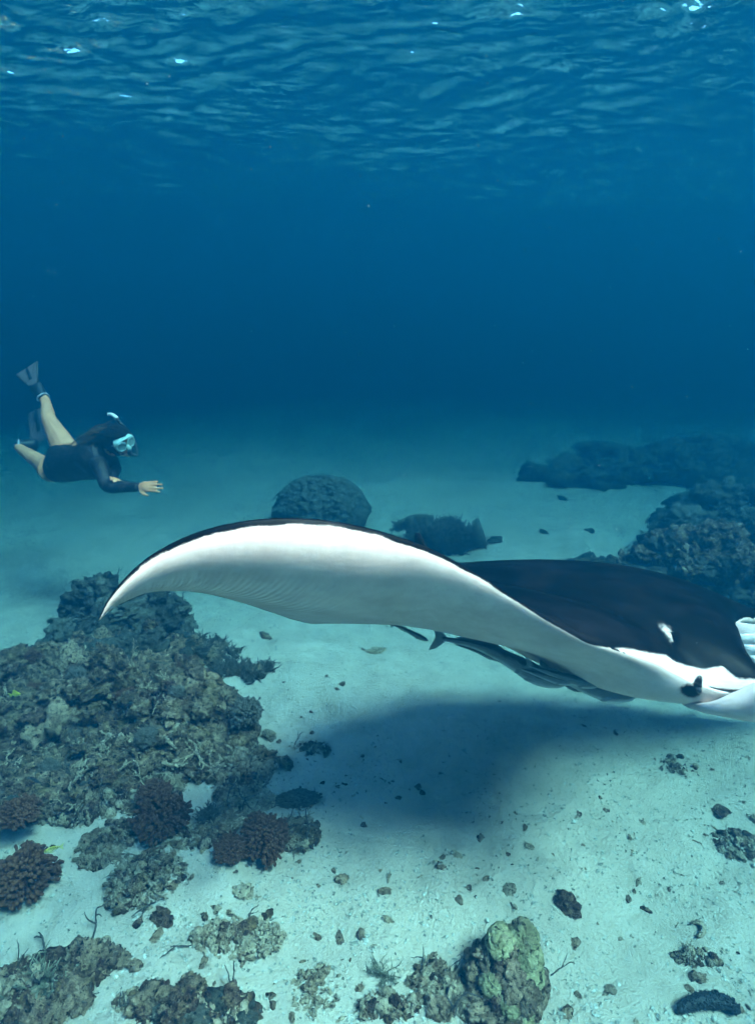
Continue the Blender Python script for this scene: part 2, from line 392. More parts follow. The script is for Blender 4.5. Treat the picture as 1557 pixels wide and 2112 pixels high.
    dark = np.where(near & (py > 1385), np.maximum(dark, np.clip(eyem, -1.5, 1.5)), dark)
    wp = np.where(px < 1388, np.maximum(blob(1386, 1311, 4, 9, 0), blob(1379, 1304, 14, 5, 42)) * 0.36, -2)
    dark = np.where(near & isu, np.minimum(dark, np.clip(-wp, -1.5, 1.5)), dark)
    ln = blob(1374, 1368, 3.5, 13, 25) * 3
    dark = np.where(near, np.minimum(dark, np.clip(-ln, -1.5, 1.5)), dark)
    # fold behind the eye and the slit that starts the head fin
    fold = np.exp(-((px - (1386 - (py - 1305) * 0.12)) / 5.0) ** 2) * sstep(1296, 1312, py) * (1 - sstep(1366, 1384, py)) * near
    sl_y = np.interp(px, [1430, 1457, 1500, 1557], [1462, 1455, 1436, 1412])
    slit = np.exp(-((py - sl_y) / 4.0) ** 2) * sstep(1432, 1465, px) * near * isl
    bul = np.exp(-(((px - 1455) / 55) ** 2 + ((py - 1408) / 26) ** 2)) * near
    toc = np.array([0, 0, CAM_H]) - out; toc /= np.linalg.norm(toc, axis=-1)[..., None]
    out = out + toc * (bul * 0.006 - fold * 0.016 - slit * 0.012)[..., None]
    cr = np.where(isl, sstep(0.02, 0.10, tt)[:, None] * (1 - sstep(0.26, 0.36, tt))[:, None] * sstep(0.15, 0.5, ja) * 1.0, 0.0)
    me = grid_mesh('body', out, M_MANTA, wrap_v=False)
    attr(me, 'dark', dark); attr(me, 'span', np.repeat(tt[:, None], len(loop), 1)); attr(me, 'chord', ja); attr(me, 'crease', cr)
    bm = bmesh.new(); bm.from_mesh(me); bmesh.ops.remove_doubles(bm, verts=bm.verts, dist=0.0004); bmesh.ops.recalc_face_normals(bm, faces=bm.faces); bm.to_mesh(me); bm.free()
    for pl in me.polygons: pl.use_smooth = True
    base = PN(np.array([1180, 1230, 2.6]))
    root = empty('manta_ray', base); tag(root, 'large manta ray with black back and white belly gliding over the sand', 'manta ray')
    def part(name, me_, par=root):
        o = obj(name, me_, par); o.matrix_parent_inverse = Matrix.Translation(-Vector(base)) if par is root else Matrix.Identity(4); return o
    body = part('body', me)
    # --- dorsal fin and tail
    tb = PN(np.array([855, 1162, 3.14])); fdir = (L[N * 17 // 26] - T[N * 17 // 26]); fdir /= np.linalg.norm(fdir); upv = n[N * 17 // 26]; sd_ = np.cross(fdir, upv)
    prf = np.array([(-.04, 0), (.13, 0), (.05, .08), (-.005, .152), (-.034, .146), (-.026, .07)])
    mb = MB(); c0 = tb + fdir * 0.02 + upv * 0.012
    vv = [c0 + fdir * a + upv * b + sd_ * s for s in (0.010, -0.010) for a, b in prf]
    vv = np.array(vv); vv[3:5] -= sd_ * 0.008; vv[9:11] += sd_ * 0.008
    fs = [(0, 1, 2, 3, 4, 5), (11, 10, 9, 8, 7, 6)] + [(i, i + 6, (i + 1) % 6 + 6, (i + 1) % 6) for i in range(6)]
    mb.add(vv, fs); fm = mb.build('dorsal_fin', M_MANTA); attr(fm, 'dark', [1.5] * len(fm.vertices)); part('dorsal_fin', fm)
    tl_ = [tb - fdir * s + np.array([0, 0, -0.03 * s * s]) for s in np.linspace(-.08, 1.25, 24)]
    mb = MB(); mb.tube(tl_, list(0.022 * (1 - np.linspace(0, .93, 24))), 8); tm = mb.build('tail', M_MANTA); attr(tm, 'dark', [1.5] * len(tm.vertices)); part('tail', tm)
    # --- head (cephalic) fins: curved paddles beside the mouth
    def paddle(name, edges, thick):
        """edges: cross sections from root to tip, each a list of bearings from top to bottom"""
        m_, c_ = 30, 22
        E = np.array([crom(PN(np.array(e, float)), c_) for e in edges]).reshape(len(edges), -1)
        mid_ = crom(E, m_).reshape(m_, c_, 3); w_ = np.linspace(0, 1, m_)[:, None, None]
        su = np.gradient(mid_, axis=0); sv = np.gradient(mid_, axis=1); nn = np.cross(su, sv); nn /= np.linalg.norm(nn, axis=-1)[..., None] + 1e-9
        q = np.linspace(0, 1, c_); e = (np.sin(np.pi * np.clip(q, 0.002, 0.998)) ** 0.5)[None, :, None] * np.minimum(1, (1 - w_) / 0.15 + 0.02) ** 0.5
        nn = nn * e * thick; V2 = np.concatenate([mid_ + nn, (mid_ - nn)[:, ::-1]], 1)
        me2 = grid_mesh(name, V2, M_MANTA, wrap_v=True)
        attr(me2, 'dark', np.full(V2.shape[:2], -1.5)); return part(name, me2)
    paddle('head_fin', [[(1415, 1446, 2.10), (1415, 1449, 2.10), (1415, 1452, 2.10), (1415, 1455, 2.10)],
                        [(1470, 1447, 1.995), (1470, 1455, 1.99), (1470, 1463, 1.995), (1470, 1471, 2.01)],
                        [(1557, 1409, 1.93), (1557, 1436, 1.905), (1557, 1464, 1.91), (1557, 1490, 1.94)],
                        [(1650, 1395, 1.84), (1655, 1430, 1.80), (1655, 1470, 1.80), (1645, 1505, 1.84)],
                        [(1760, 1420, 1.74), (1770, 1445, 1.72), (1765, 1475, 1.73), (1745, 1500, 1.76)]], 0.02)
    paddle('head_fin', [[(1495, 1278, 2.62), (1495, 1300, 2.60), (1495, 1325, 2.58), (1495, 1350, 2.56)],
                        [(1560, 1288, 2.50), (1562, 1310, 2.47), (1562, 1335, 2.45), (1560, 1365, 2.46)],
                        [(1680, 1285, 2.36), (1690, 1310, 2.33), (1690, 1345, 2.31), (1680, 1375, 2.33)]], 0.012)
    # --- eye on the near cheek
    ec = PN(np.array([1440, 1424, 1.972])); mb = MB(); v_, fc = ICO[3]; mb.add(v_ * 0.010 + ec, fc)
    em = NT('manta_eye'); em.pbr((0.008, 0.008, 0.01), 0.12, None, 0.6); part('eye', mb.build('eye', em.m))
    # --- gill bars seen in the open mouth
    gm = NT('gill_plate'); gm.pbr(gm.ramp(gm.noise(gm.coord(), 60, 2), [(0.4, (0.55, 0.53, 0.54)), (0.6, (0.74, 0.72, 0.73))]), 0.5, None, 0.4)
    for k in range(4):
        mb = MB(); a0 = np.array([1520 + 13 * k, 1318 + 22 * k, 2.43 - 0.045 * k]); a1 = np.array([1640, 1315 + 28 * k, 2.36 - 0.05 * k])
        pts = PN(np.linspace(a0, a1, 8)); mb.tube(pts, [0.012] * 8, 8, squash=[(0.008, 0.022)] * 8, up=(0, 0, 1)); part('gill_plate', mb.build('gill_plate', gm.m))
    return root
manta = build_manta()

# ================================================================== FISH
def mat_fish(name, top, side, belly, stripes=None, stripe_col=(0.02, 0.02, 0.02), rough=0.4):
    m = NT(name); h = m.attr('high'); p_ = m.coord('Object')
    h2 = m.math('ADD', h, m.math('MULTIPLY', m.math('SUBTRACT', m.noise(p_, 40, 3), 0.5), 0.35))
    col = m.ramp(h2, [(0.12, belly), (0.34, side), (0.62, side), (0.80, top)])
    if stripes:
        w_ = m.math('SINE', m.math('MULTIPLY', h, stripes))
        col = m.mix(m.math('MULTIPLY', m.maprange(w_, 0.15, 0.5), m.maprange(h, 0.42, 0.5)), col, stripe_col)
    m.pbr(col, rough, m.bump(m.noise(p_, 300, 2), 0.2, 0.002), 0.4); return m.m
FIN_N = [0]
def fin_mesh(name, outline, centre_th, mat, high=0.5):
    """thin solid fin from an outline of world points (thickness real)"""
    o = np.array(outline, float); nrm = np.cross(o[1] - o[0], o[len(o) // 2] - o[0]); nrm /= np.linalg.norm(nrm) + 1e-9
    c = o.mean(0); k = len(o); v = np.concatenate([o, [c + nrm * centre_th], [c - nrm * centre_th]])
    f = [(i, (i + 1) % k, k) for i in range(k)] + [((i + 1) % k, i, k + 1) for i in range(k)]
    me = mesh(name, v, f, False, mat); attr(me, 'high', [high] * len(v)); return me
def build_fish(name, path, hgt, prof, wid, mat, label, cat, group=None, tail=1.6, fork=0.45, dorsal=(0.35, 0.75, 0.6), second=None, roll=0.0, finmat=None):
    """path: world points tail -> head; hgt: full body height; prof: list of (s, rel) along it; wid: width / height"""
    path = crom(np.array(path, float), 40); base = path.mean(0); ln = np.linalg.norm(path[-1] - path[0])
    T = np.gradient(path, axis=0); T /= np.linalg.norm(T, axis=1)[:, None]
    zz = np.array([math.sin(roll) * 0.4, math.sin(roll), math.cos(roll)]); side = np.cross(T, zz); side /= np.linalg.norm(side, axis=1)[:, None]; upv = np.cross(side, T)
    s = np.linspace(0, 1, 40); pr = np.interp(s, [q[0] for q in prof], [q[1] for q in prof])
    for _ in range(2): pr[1:-1] = (pr[:-2] + 2 * pr[1:-1] + pr[2:]) / 4
    k = 20; th = np.arange(k) / k * 2 * np.pi; V = np.zeros((40, k, 3)); HI = np.zeros((40, k))
    for i in range(40):
        a = hgt / 2 * pr[i]; V[i] = path[i] + np.outer(np.sin(th) * a, upv[i]) + np.outer(np.cos(th) * a * wid * (1 - 0.25 * np.abs(np.sin(th))), side[i]); HI[i] = 0.5 + 0.5 * np.sin(th)
    root = empty(name, base); tag(root, label, cat, group)
    def part(nm, me):
        o = obj(nm, me, root); o.matrix_parent_inverse = Matrix.Translation(-Vector(base)); return o
    me = grid_mesh('body', V, mat, wrap_v=True); attr(me, 'high', HI)
    bm = bmesh.new(); bm.from_mesh(me); bmesh.ops.holes_fill(bm, edges=[e for e in bm.edges if e.is_boundary], sides=0); bm.to_mesh(me); bm.free()
    for q in me.polygons: q.use_smooth = True
    part('body', me); fm_ = finmat or mat
    e = path[1]; t0 = -T[0]; u0 = upv[0]; H = hgt * tail / 2; Lf = hgt * tail * 0.55
    ph = pr[1] * hgt / 2
    part('tail_fin', fin_mesh('tail_fin', [e + u0 * ph, e + t0 * Lf * 0.5 + u0 * H * 0.7, e + t0 * Lf + u0 * H, e + t0 * Lf * (1 - fork * 0.5) + u0 * H * 0.4, e + t0 * Lf * (1 - fork), e + t0 * Lf * (1 - fork * 0.5) - u0 * H * 0.4, e + t0 * Lf - u0 * H, e + t0 * Lf * 0.5 - u0 * H * 0.7, e - u0 * ph], hgt * 0.025, fm_, 0.6))
    def ridge(nm, a, b, hh, sgn):
        ii = np.linspace(a * 39, b * 39, 7).astype(int); lo = [path[i] + sgn * upv[i] * hgt / 2 * pr[i] * 0.9 for i in ii]
        hi = [path[i] + sgn * upv[i] * (hgt / 2 * pr[i] + hgt * hh * q) - T[i] * hgt * 0.12 for i, q in zip(ii, (0.35, 0.55, 0.7, 0.85, 0.95, 0.8, 0.1))]
        part(nm, fin_mesh(nm, lo + hi[::-1], hgt * 0.02, fm_, 0.7))
    ridge('dorsal_fin', dorsal[0], dorsal[1], dorsal[2] * 0.5, 1)
    if second: ridge('anal_fin', second[0], second[1], second[2] * 0.5, -1)
    for sg in (-1, 1):
        i = 29; q = path[i] + side[i] * sg * hgt / 2 * pr[i] * wid * 0.9 - upv[i] * hgt * 0.12; out_ = side[i] * sg
        part('pectoral_fin', fin_mesh('pectoral_fin', [q, q + out_ * hgt * 0.10 - T[i] * hgt * 0.25 + upv[i] * hgt * 0.05, q + out_ * hgt * 0.22 - T[i] * hgt * 0.62 - upv[i] * hgt * 0.12, q + out_ * hgt * 0.10 - T[i] * hgt * 0.45 - upv[i] * hgt * 0.25, q - upv[i] * hgt * 0.1], hgt * 0.02, fm_, 0.5))
        i = 36; q = path[i] + side[i] * sg * hgt / 2 * pr[i] * wid * 0.80 + upv[i] * hgt * 0.06; mb = MB(); v_, f_ = ICO[2]; mb.add(v_ * hgt * 0.055 + q, f_); part('eye', mb.build('eye', M_EYE))
    return root
_m = NT('fish_eye'); _m.pbr((0.01, 0.01, 0.012), 0.15, None, 0.6); M_EYE = _m.m
REM = [(0, .22), (.06, .26), (.2, .42), (.4, .70), (.6, .95), (.72, 1.0), (.85, .86), (.94, .60), (1, .16)]
M_REM = mat_fish('remora_skin', (0.045, 0.05, 0.06), (0.20, 0.20, 0.21), (0.42, 0.42, 0.42))
def rem(pts, hgt, label, roll=0.25):
    build_fish('remora', [P(*q) for q in pts], hgt, REM, 0.85, M_REM, label, 'fish', 'remoras under the manta', 1.5, 0.35, (0.12, 0.42, 0.35), (0.12, 0.42, 0.35), roll)
rem([(912, 1317, 2.46), (990, 1333, 2.42), (1060, 1366, 2.36), (1110, 1394, 2.33), (1166, 1412, 2.30)], 0.078, 'longest grey remora under the manta belly, its forked tail showing at the left')
rem([(1130, 1386, 2.34), (1190, 1410, 2.30), (1250, 1428, 2.26), (1312, 1436, 2.22)], 0.072, 'pale grey remora under the manta, nearest its head')
rem([(1095, 1374, 2.30), (1145, 1391, 2.27), (1195, 1406, 2.25), (1242, 1412, 2.23)], 0.045, 'slim grey remora pressed between the manta belly and a larger remora')
rem([(1075, 1380, 2.31), (1115, 1392, 2.29), (1150, 1402, 2.27), (1188, 1408, 2.25)], 0.036, 'small dark remora beside the head of the longest remora')
rem([(812, 1289, 2.62), (835, 1298, 2.60), (860, 1311, 2.58), (883, 1322, 2.57)], 0.026, 'thin little remora trailing alone behind the other remoras', 0.0)
OVAL = [(0, .22), (.08, .3), (.25, .7), (.5, 1.0), (.7, .98), (.88, .68), (1, .12)]
M_YEL = mat_fish('yellow_fish_skin', (0.34, 0.30, 0.03), (0.40, 0.37, 0.05), (0.45, 0.46, 0.28))
M_STR = mat_fish('striped_fish_skin', (0.42, 0.38, 0.06), (0.50, 0.48, 0.22), (0.75, 0.78, 0.80), 38.0)
M_DRK = mat_fish('dark_fish_skin', (0.02, 0.022, 0.025), (0.045, 0.045, 0.045), (0.10, 0.10, 0.10))
M_BAN = mat_fish('amber_fish_skin', (0.20, 0.11, 0.03), (0.36, 0.22, 0.06), (0.55, 0.5, 0.4), 26.0)
build_fish('reef_fish', [P(24, 1433, 3.20), P(33, 1431, 3.19), P(43, 1431, 3.17)], 0.030, OVAL, 0.4, M_YEL, 'small bright yellow fish hovering over the left reef', 'fish', 'small reef fish', 1.1, 0.3)
build_fish('reef_fish', [P(124, 1747, 2.62), P(108, 1752, 2.60), P(91, 1758, 2.58)], 0.030, OVAL, 0.45, M_STR, 'small fish with yellow and black stripes above a white belly', 'fish', 'small reef fish', 1.2, 0.4)
build_fish('reef_fish', [P(182, 1611, 2.92), P(173, 1616, 2.91), P(164, 1621, 2.90)], 0.022, OVAL, 0.4, M_DRK, 'small dark fish above pale rubble in the middle of the reef', 'fish', 'small reef fish', 1.2, 0.4)
build_fish('reef_fish', [P(33, 1642, 2.84), P(23, 1645, 2.83), P(12, 1648, 2.81)], 0.024, OVAL, 0.4, M_DRK, 'small dark olive fish near the left edge above brown coral', 'fish', 'small reef fish', 1.2, 0.4)
build_fish('reef_fish', [P(60, 1604, 2.93), P(73, 1610, 2.92), P(87, 1615, 2.91)], 0.020, OVAL, 0.4, M_DRK, 'slender dark fish gliding low over the reef rubble', 'fish', 'small reef fish', 1.2, 0.4)
build_fish('reef_fish', [P(231, 1719, 2.66), P(234, 1726, 2.65), P(237, 1734, 2.64)], 0.018, OVAL, 0.4, M_BAN, 'tiny amber fish with dark bars over white rubble', 'fish', 'small reef fish', 1.1, 0.3)

# ================================================================== REEF, CORALS, RUBBLE
def GS(px, py, lift=0.0):
    z = 0.0
    for _ in range(4):
        q = G(px, py, z + lift); z = float(sand_height(np.array([q.x]), np.array([q.y]))[0])
    return Vector((q.x, q.y, z)), (q - Vector((0, 0, CAM_H))).length * math.cos(math.atan((py - H0 / 2) / FOC))
def zs(x, y): return float(sand_height(np.array([x]), np.array([y]))[0])

def mat_rock(name, stops, scale=9.0, patch=None, patch_amt=0.5, bumpd=0.018, fine=120, rough=0.9, vary=0.25):
    m = NT(name); p_ = m.pos(); r = m.rnd()
    off = m.n('ShaderNodeVectorMath', {0: p_}, operation='ADD'); cx = m.n('ShaderNodeCombineXYZ', {0: m.math('MULTIPLY', r, 37.0), 1: m.math('MULTIPLY', r, 11.0), 2: 0.0}); m.set(off.inputs[1], cx)
    q = off.outputs[0]; scale = scale * 1.7
    a = m.noise(q, scale, 6, 0.68, 0.5); b = m.voro(q, scale * 2.6); c = m.noise(q, fine, 4, 0.7)
    f = m.math('ADD', m.math('MULTIPLY', a, 0.75), m.math('ADD', m.math('MULTIPLY', c, 0.35), m.math('MULTIPLY', m.math('SUBTRACT', 0.4, b), 0.12)))
    col = m.ramp(f, stops); pit_shade = m.maprange(m.noise(q, scale * 2.2, 4, 0.7), 0.36, 0.46)
    if patch: col = m.mix(m.math('MULTIPLY', m.maprange(m.noise(q, scale * 0.7, 5, 0.65), 0.53, 0.62), patch_amt), col, patch)
    col = m.mix(m.math('MULTIPLY', m.maprange(m.noise(q, fine * 1.7, 2, 0.7), 0.62, 0.74), 0.45), col, (0.52, 0.50, 0.44))
    col = m.mix(m.math('SUBTRACT', 1.0, pit_shade), col, tuple(0.35 * c_ for c_ in stops[0][1]))  # shade of holes and crevices painted as dark patches in the colour
    br = m.n('ShaderNodeHueSaturation', {'Color': col, 'Value': m.maprange(r, 0, 1, 1 - vary, 1 + vary), 'Saturation': 1.0})
    h = m.math('ADD', m.math('MULTIPLY', a, 1.0), m.math('ADD', m.math('MULTIPLY', c, 0.4), m.math('MULTIPLY', b, -0.35)))
    m.pbr(br, rough, m.bump(h, 1.0, bumpd * 1.5), 0.12); return m.m
M_REEF = mat_rock('reef_rock', [(0.36, (0.01803, 0.009235, 0.007541)), (0.46, (0.06969, 0.0381, 0.0275)), (0.56, (0.1763, 0.1068, 0.07319)), (0.68, (0.3525, 0.2251, 0.1464))], 9, (0.2131, 0.1356, 0.04436), 0.35)
M_REEF2 = mat_rock('reef_rock_pale', [(0.34, (0.05739, 0.03175, 0.02218)), (0.46, (0.1803, 0.1126, 0.07541)), (0.58, (0.3116, 0.202, 0.1353)), (0.7, (0.4263, 0.2828, 0.1908))], 11, (0.09838, 0.04906, 0.0377), 0.6)
M_MAUVE = mat_rock('reef_rock_mauve', [(0.36, (0.01475, 0.005772, 0.005766)), (0.47, (0.04919, 0.02136, 0.01686)), (0.58, (0.1229, 0.06234, 0.04436)), (0.70, (0.2952, 0.1789, 0.1109))], 12, (0.2377, 0.153, 0.05766), 0.35)
M_OLIVE = mat_rock('olive_coral', [(0.34, (0.08, 0.058, 0.03)), (0.45, (0.19, 0.155, 0.08)), (0.57, (0.29, 0.245, 0.135)), (0.72, (0.38, 0.33, 0.21))], 8, (0.20, 0.13, 0.09), 0.5, 0.010, 150)
M_RUBB = mat_rock('dead_coral', [(0.28, (0.1095, 0.072, 0.05022)), (0.45, (0.2834, 0.2, 0.1418)), (0.62, (0.4509, 0.33, 0.2349)), (0.8, (0.5926, 0.44, 0.324))], 16, (0.1803, 0.11, 0.081), 0.5, 0.012, 150)
M_HAZEC = mat_rock('hazed_coral', [(0.3, (0.07, 0.06, 0.05)), (0.5, (0.13, 0.112, 0.092)), (0.7, (0.20, 0.175, 0.145)), (0.85, (0.28, 0.25, 0.21))], 10, (0.15, 0.125, 0.085), 0.4)  # distant coral lightened towards grey, haze put into its colour
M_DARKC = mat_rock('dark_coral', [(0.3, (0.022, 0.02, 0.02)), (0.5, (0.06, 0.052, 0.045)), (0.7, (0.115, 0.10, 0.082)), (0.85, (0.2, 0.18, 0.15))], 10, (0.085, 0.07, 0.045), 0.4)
def mat_brown(name, deep, tip):
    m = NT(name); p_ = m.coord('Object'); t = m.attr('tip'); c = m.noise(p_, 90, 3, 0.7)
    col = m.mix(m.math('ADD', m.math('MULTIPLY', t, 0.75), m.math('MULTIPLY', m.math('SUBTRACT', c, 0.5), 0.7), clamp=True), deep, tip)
    m.pbr(col, 0.85, m.bump(m.voro(p_, 260), 0.6, 0.004), 0.15); return m.m
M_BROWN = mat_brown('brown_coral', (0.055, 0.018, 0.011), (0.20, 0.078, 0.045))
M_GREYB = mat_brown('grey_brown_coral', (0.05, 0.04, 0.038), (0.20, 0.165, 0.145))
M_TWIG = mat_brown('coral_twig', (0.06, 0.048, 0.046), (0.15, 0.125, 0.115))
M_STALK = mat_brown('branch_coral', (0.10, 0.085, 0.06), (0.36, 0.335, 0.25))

# --- mesh kits
def craggy(sub, seed, sx=1.0, sy=1.0, sz=1.0, rough=1.0, lump=1.0, hole=0.35):
    v, f = ICO[sub]; q = v + seed * 7.31
    d = 1 + rough * 0.24 * fbm(q * 1.1, seed, 3) ; f1, e1 = cells(q * 2.1, seed + 9); f2, e2 = cells(q * 4.6, seed + 19)
    d = d + lump * (0.26 * (0.55 - f1) + 0.13 * (0.5 - f2)) - hole * 0.55 * np.exp(-(e1 / 0.10) ** 2) * (vnoise(q * 1.7, seed + 3) > 0.0)
    d = d + rough * 0.07 * fbm(q * 6, seed + 4, 3)
    d = d + (rough * 0.10 * np.abs(fbm(q * 7.5, seed + 6, 2)) if sub >= 4 else 0)
    if sub >= 5: d = d + rough * 0.045 * fbm(q * 15, seed + 5, 2)
    return v * d[:, None] * np.array([sx, sy, sz]), f
def rock_mesh(name, sub, seed, mat, **kw):
    v, f = craggy(sub, seed, **kw); return mesh(name, v, f, True, mat)
def recentre(me): return me
LUMP = {}
for key, mt in (('reef', M_REEF), ('pale', M_REEF2), ('mauve', M_MAUVE), ('dark', M_DARKC), ('rubble', M_RUBB), ('olive', M_OLIVE), ('far', M_HAZEC)):
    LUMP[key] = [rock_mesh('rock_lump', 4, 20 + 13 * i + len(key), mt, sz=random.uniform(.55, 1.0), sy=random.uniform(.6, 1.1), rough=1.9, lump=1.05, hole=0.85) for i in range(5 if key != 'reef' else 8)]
SMOOTH = [rock_mesh('coral_lobe', 5, 300 + i, M_OLIVE, rough=0.5, lump=0.5, hole=0.35) for i in range(4)]
def branchy(seed, n, length, rad, spread_=0.8, sub=2, flat=1.0, mat=M_RUBB, name='coral_branch', kink=0.25, sides=6):
    r = np.random.default_rng(seed); mb = MB()
    def grow(p, d, ln, rd, lev):
        k = 6; pts = [p]; dd = d.copy(); tips = []
        for i in range(k - 1):
            dd = dd + r.normal(size=3) * kink; dd /= np.linalg.norm(dd); pts.append(pts[-1] + dd * ln / k)
            if lev > 0 and i >= 1 and r.random() < 0.75:
                e = dd + r.normal(size=3) * 0.9; e[2] = abs(e[2]) * 0.8 + 0.1 if flat > 0.5 else e[2] * flat; e /= np.linalg.norm(e); tips.append((pts[-1], e))
        mb.tube(pts, list(rd * np.linspace(1, 0.55, k)), sides, val=np.concatenate([np.repeat(np.linspace(0, 1, k), sides), [0, 1]]) if lev == 0 else 0.35)
        for (p2, e) in tips: grow(p2, e, ln * r.uniform(.4, .7), rd * .75, lev - 1)
    for i in range(n):
        a = r.random() * 6.28; s = spread_ * math.sqrt(r.random()); d = np.array([math.cos(a) * s, math.sin(a) * s, max(0.05, 1 - s) * flat]); d /= np.linalg.norm(d)
        grow(np.array([math.cos(a), math.sin(a), 0]) * length * 0.12 * r.random(), d, length * r.uniform(.65, 1.1), rad * r.uniform(.8, 1.2), sub)
    return mb.build(name, mat, attrname='tip')
CRUMB = [ICO[2][0] * (1 + .45 * fbm(ICO[2][0] * 1.7 + c, 5, 2))[:, None] for c in range(24)]; KNOB = [ICO[2][0] * (1 + .30 * fbm(ICO[2][0] * 2.4 + c * 3, 6, 2))[:, None] for c in range(24)]
def cauli(seed, n=480, mat=M_BROWN, club=0.058, sx=1.0, sy=1.0, sz=0.85, name='cauliflower_coral'):
    """dome of knobby clubs, unit radius"""
    r = np.random.default_rng(seed); mb = MB(); iv, jf = ICO[2]
    ga = math.pi * (3 - 5 ** 0.5)
    for i in range(n):
        z = 1 - (i + 0.5) / n * 1.22; th = i * ga + r.normal() * 0.10; s = math.sqrt(max(0, 1 - z * z)); d = np.array([math.cos(th) * s, math.sin(th) * s, z]) + r.normal(size=3) * 0.05; d /= np.linalg.norm(d)
        L_ = (0.92 + 0.17 * r.normal() * 0.6 + 0.13 * math.sin(d[0] * 4.1 + seed) * math.sin(d[1] * 3.7 + 2 * seed)); c = d * L_ * np.array([sx, sy, sz]); c[2] = max(c[2], -0.12)
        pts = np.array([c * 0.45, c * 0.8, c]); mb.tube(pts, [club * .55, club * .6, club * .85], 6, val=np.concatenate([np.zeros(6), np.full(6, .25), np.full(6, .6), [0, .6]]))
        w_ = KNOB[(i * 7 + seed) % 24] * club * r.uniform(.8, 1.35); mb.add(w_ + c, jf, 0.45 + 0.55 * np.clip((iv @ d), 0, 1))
    v, f = ICO[3]; mb.add(v * np.array([sx, sy, sz]) * 0.66, f, 0.0)
    return mb.build(name, mat, attrname='tip')
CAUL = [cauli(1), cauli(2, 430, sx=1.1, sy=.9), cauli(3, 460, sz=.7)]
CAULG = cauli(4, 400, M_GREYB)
TWIG = [branchy(40 + i, 1, 1.0, 0.030, 0.5, 1, mat=M_TWIG, name='twig', kink=0.28) for i in range(4)]
STAG = [branchy(50 + i, 3, 1.0, 0.065, 1.0, 1, flat=0.15, mat=M_RUBB) for i in range(5)]
BUSH = [branchy(60 + i, 22, 1.0, 0.035, 0.95, 1, mat=M_STALK, name='branching_coral') for i in range(3)]
BUSHG = [branchy(70 + i, 60, 1.0, 0.055, 0.98, 1, mat=mt, name='bushy_coral') for i, mt in enumerate((M_GREYB, M_TWIG))]
FRAG = [branchy(80 + i, 1, 1.0, 0.11, 1.0, 1, flat=0.1, mat=M_RUBB, name='coral_fragment', sides=7, kink=0.35) for i in range(5)]

def put(name, me, loc, s, parent=None, rz=None, tilt=0.0, up=None):
    o = obj(name, me, parent); o.location = loc
    o.scale = s if isinstance(s, (tuple, list)) else (s, s, s)
    o.rotation_euler = (random.uniform(-tilt, tilt), random.uniform(-tilt, tilt), random.uniform(0, 6.28) if rz is None else rz); return o

# --- outcrops: a craggy core with lumps, knobs and twigs growing on it
def outcrop(name, label, cx, cy, rx, ry, rz_, seed, nl, kinds, lsize, ntw=0, core=M_REEF, group=None, sub=6, ang=0.0, ncor=0, corm=None, tw=(.06, .16), crust=0, nbr=0):
    r = np.random.default_rng(seed); z0 = zs(cx, cy)
    root = empty(name, (cx, cy, z0)); tag(root, label, 'reef', group)
    v, f = craggy(sub, seed, rough=1.15, lump=0.9, hole=0.6); ca, sa = math.cos(ang), math.sin(ang)
    v = v * np.array([rx, ry, rz_]); sc = (rx * ry) ** 0.5
    v = v + 0.10 * sc * np.stack([fbm(v / sc * 3 + 5, seed + 50, 3), fbm(v / sc * 3 + 15, seed + 51, 3), fbm(v / sc * 3 + 25, seed + 52, 3)], -1)
    v[:, :2] = np.stack([v[:, 0] * ca - v[:, 1] * sa, v[:, 0] * sa + v[:, 1] * ca], -1)
    me = mesh('rock_core', v, f, True, core); obj('rock_core', me, root)
    nr = np.zeros((len(v), 3), np.float32); me.vertices.foreach_get('normal', nr.reshape(-1)); nr = nr.reshape(-1, 3)
    toc = np.array([0, 0, CAM_H]) - (v + [cx, cy, z0]); toc /= np.linalg.norm(toc, axis=1)[:, None]
    ok = np.where((v[:, 2] > -0.02) & ((nr * toc).sum(1) > -0.15))[0]
    pick = []; pts = v[ok]; mind = 0.62 * (lsize[0] + lsize[1]) / 2
    for i in r.permutation(len(ok))[:9000]:
        if len(pick) >= nl: break
        if not pick or np.min(((pts[pick] - pts[i]) ** 2).sum(1)) > mind * mind: pick.append(i)
    for c, i in enumerate(pick):
        s = lsize[0] + (lsize[1] * 1.35 - lsize[0]) * r.random() ** 3.0; kd = kinds[int(r.integers(len(kinds)))]
        o = put('rock_lump', LUMP[kd][int(r.integers(len(LUMP[kd])))], pts[i] - nr[ok[i]] * s * 0.15, (s * r.uniform(.8, 1.3), s * r.uniform(.8, 1.2), s * r.uniform(.6, 1.1)), root, tilt=0.6)
    if crust:
        mc_ = MB(); bv, bf = ICO[2]; cs = lsize[0] * 0.75
        for c in range(crust):
            i = int(r.integers(len(ok))); s = cs * r.uniform(.25, 1.0); w_ = CRUMB[c % 24] * s * r.uniform(.5, 1.5, 3)
            R_ = Matrix.Rotation(r.random() * 6.28, 3, Vector(r.normal(size=3)).normalized()); mc_.add(w_ @ np.array(R_) + pts[i] + nr[ok[i]] * s * .2, bf)
        tag(obj('coral_crust', mc_.build('coral_crust', core), root), kind='stuff')
    for c in range(ntw):
        i = int(r.integers(len(ok)))
        put('twig', TWIG[c % 4], pts[i], r.uniform(*tw), root, tilt=0.7)
    for c in range(nbr):
        i = int(r.integers(len(ok))); put('dead_branch', (STAG if c % 3 else FRAG)[c % 5], pts[i] + nr[ok[i]] * .01, r.uniform(.06, .13), root, tilt=0.8)
    for c in range(ncor):
        i = int(r.integers(len(ok))); put('coral_knob', corm[c % len(corm)], pts[i] + nr[ok[i]] * 0.01, r.uniform(.035, .07), root, tilt=0.4)
    return root
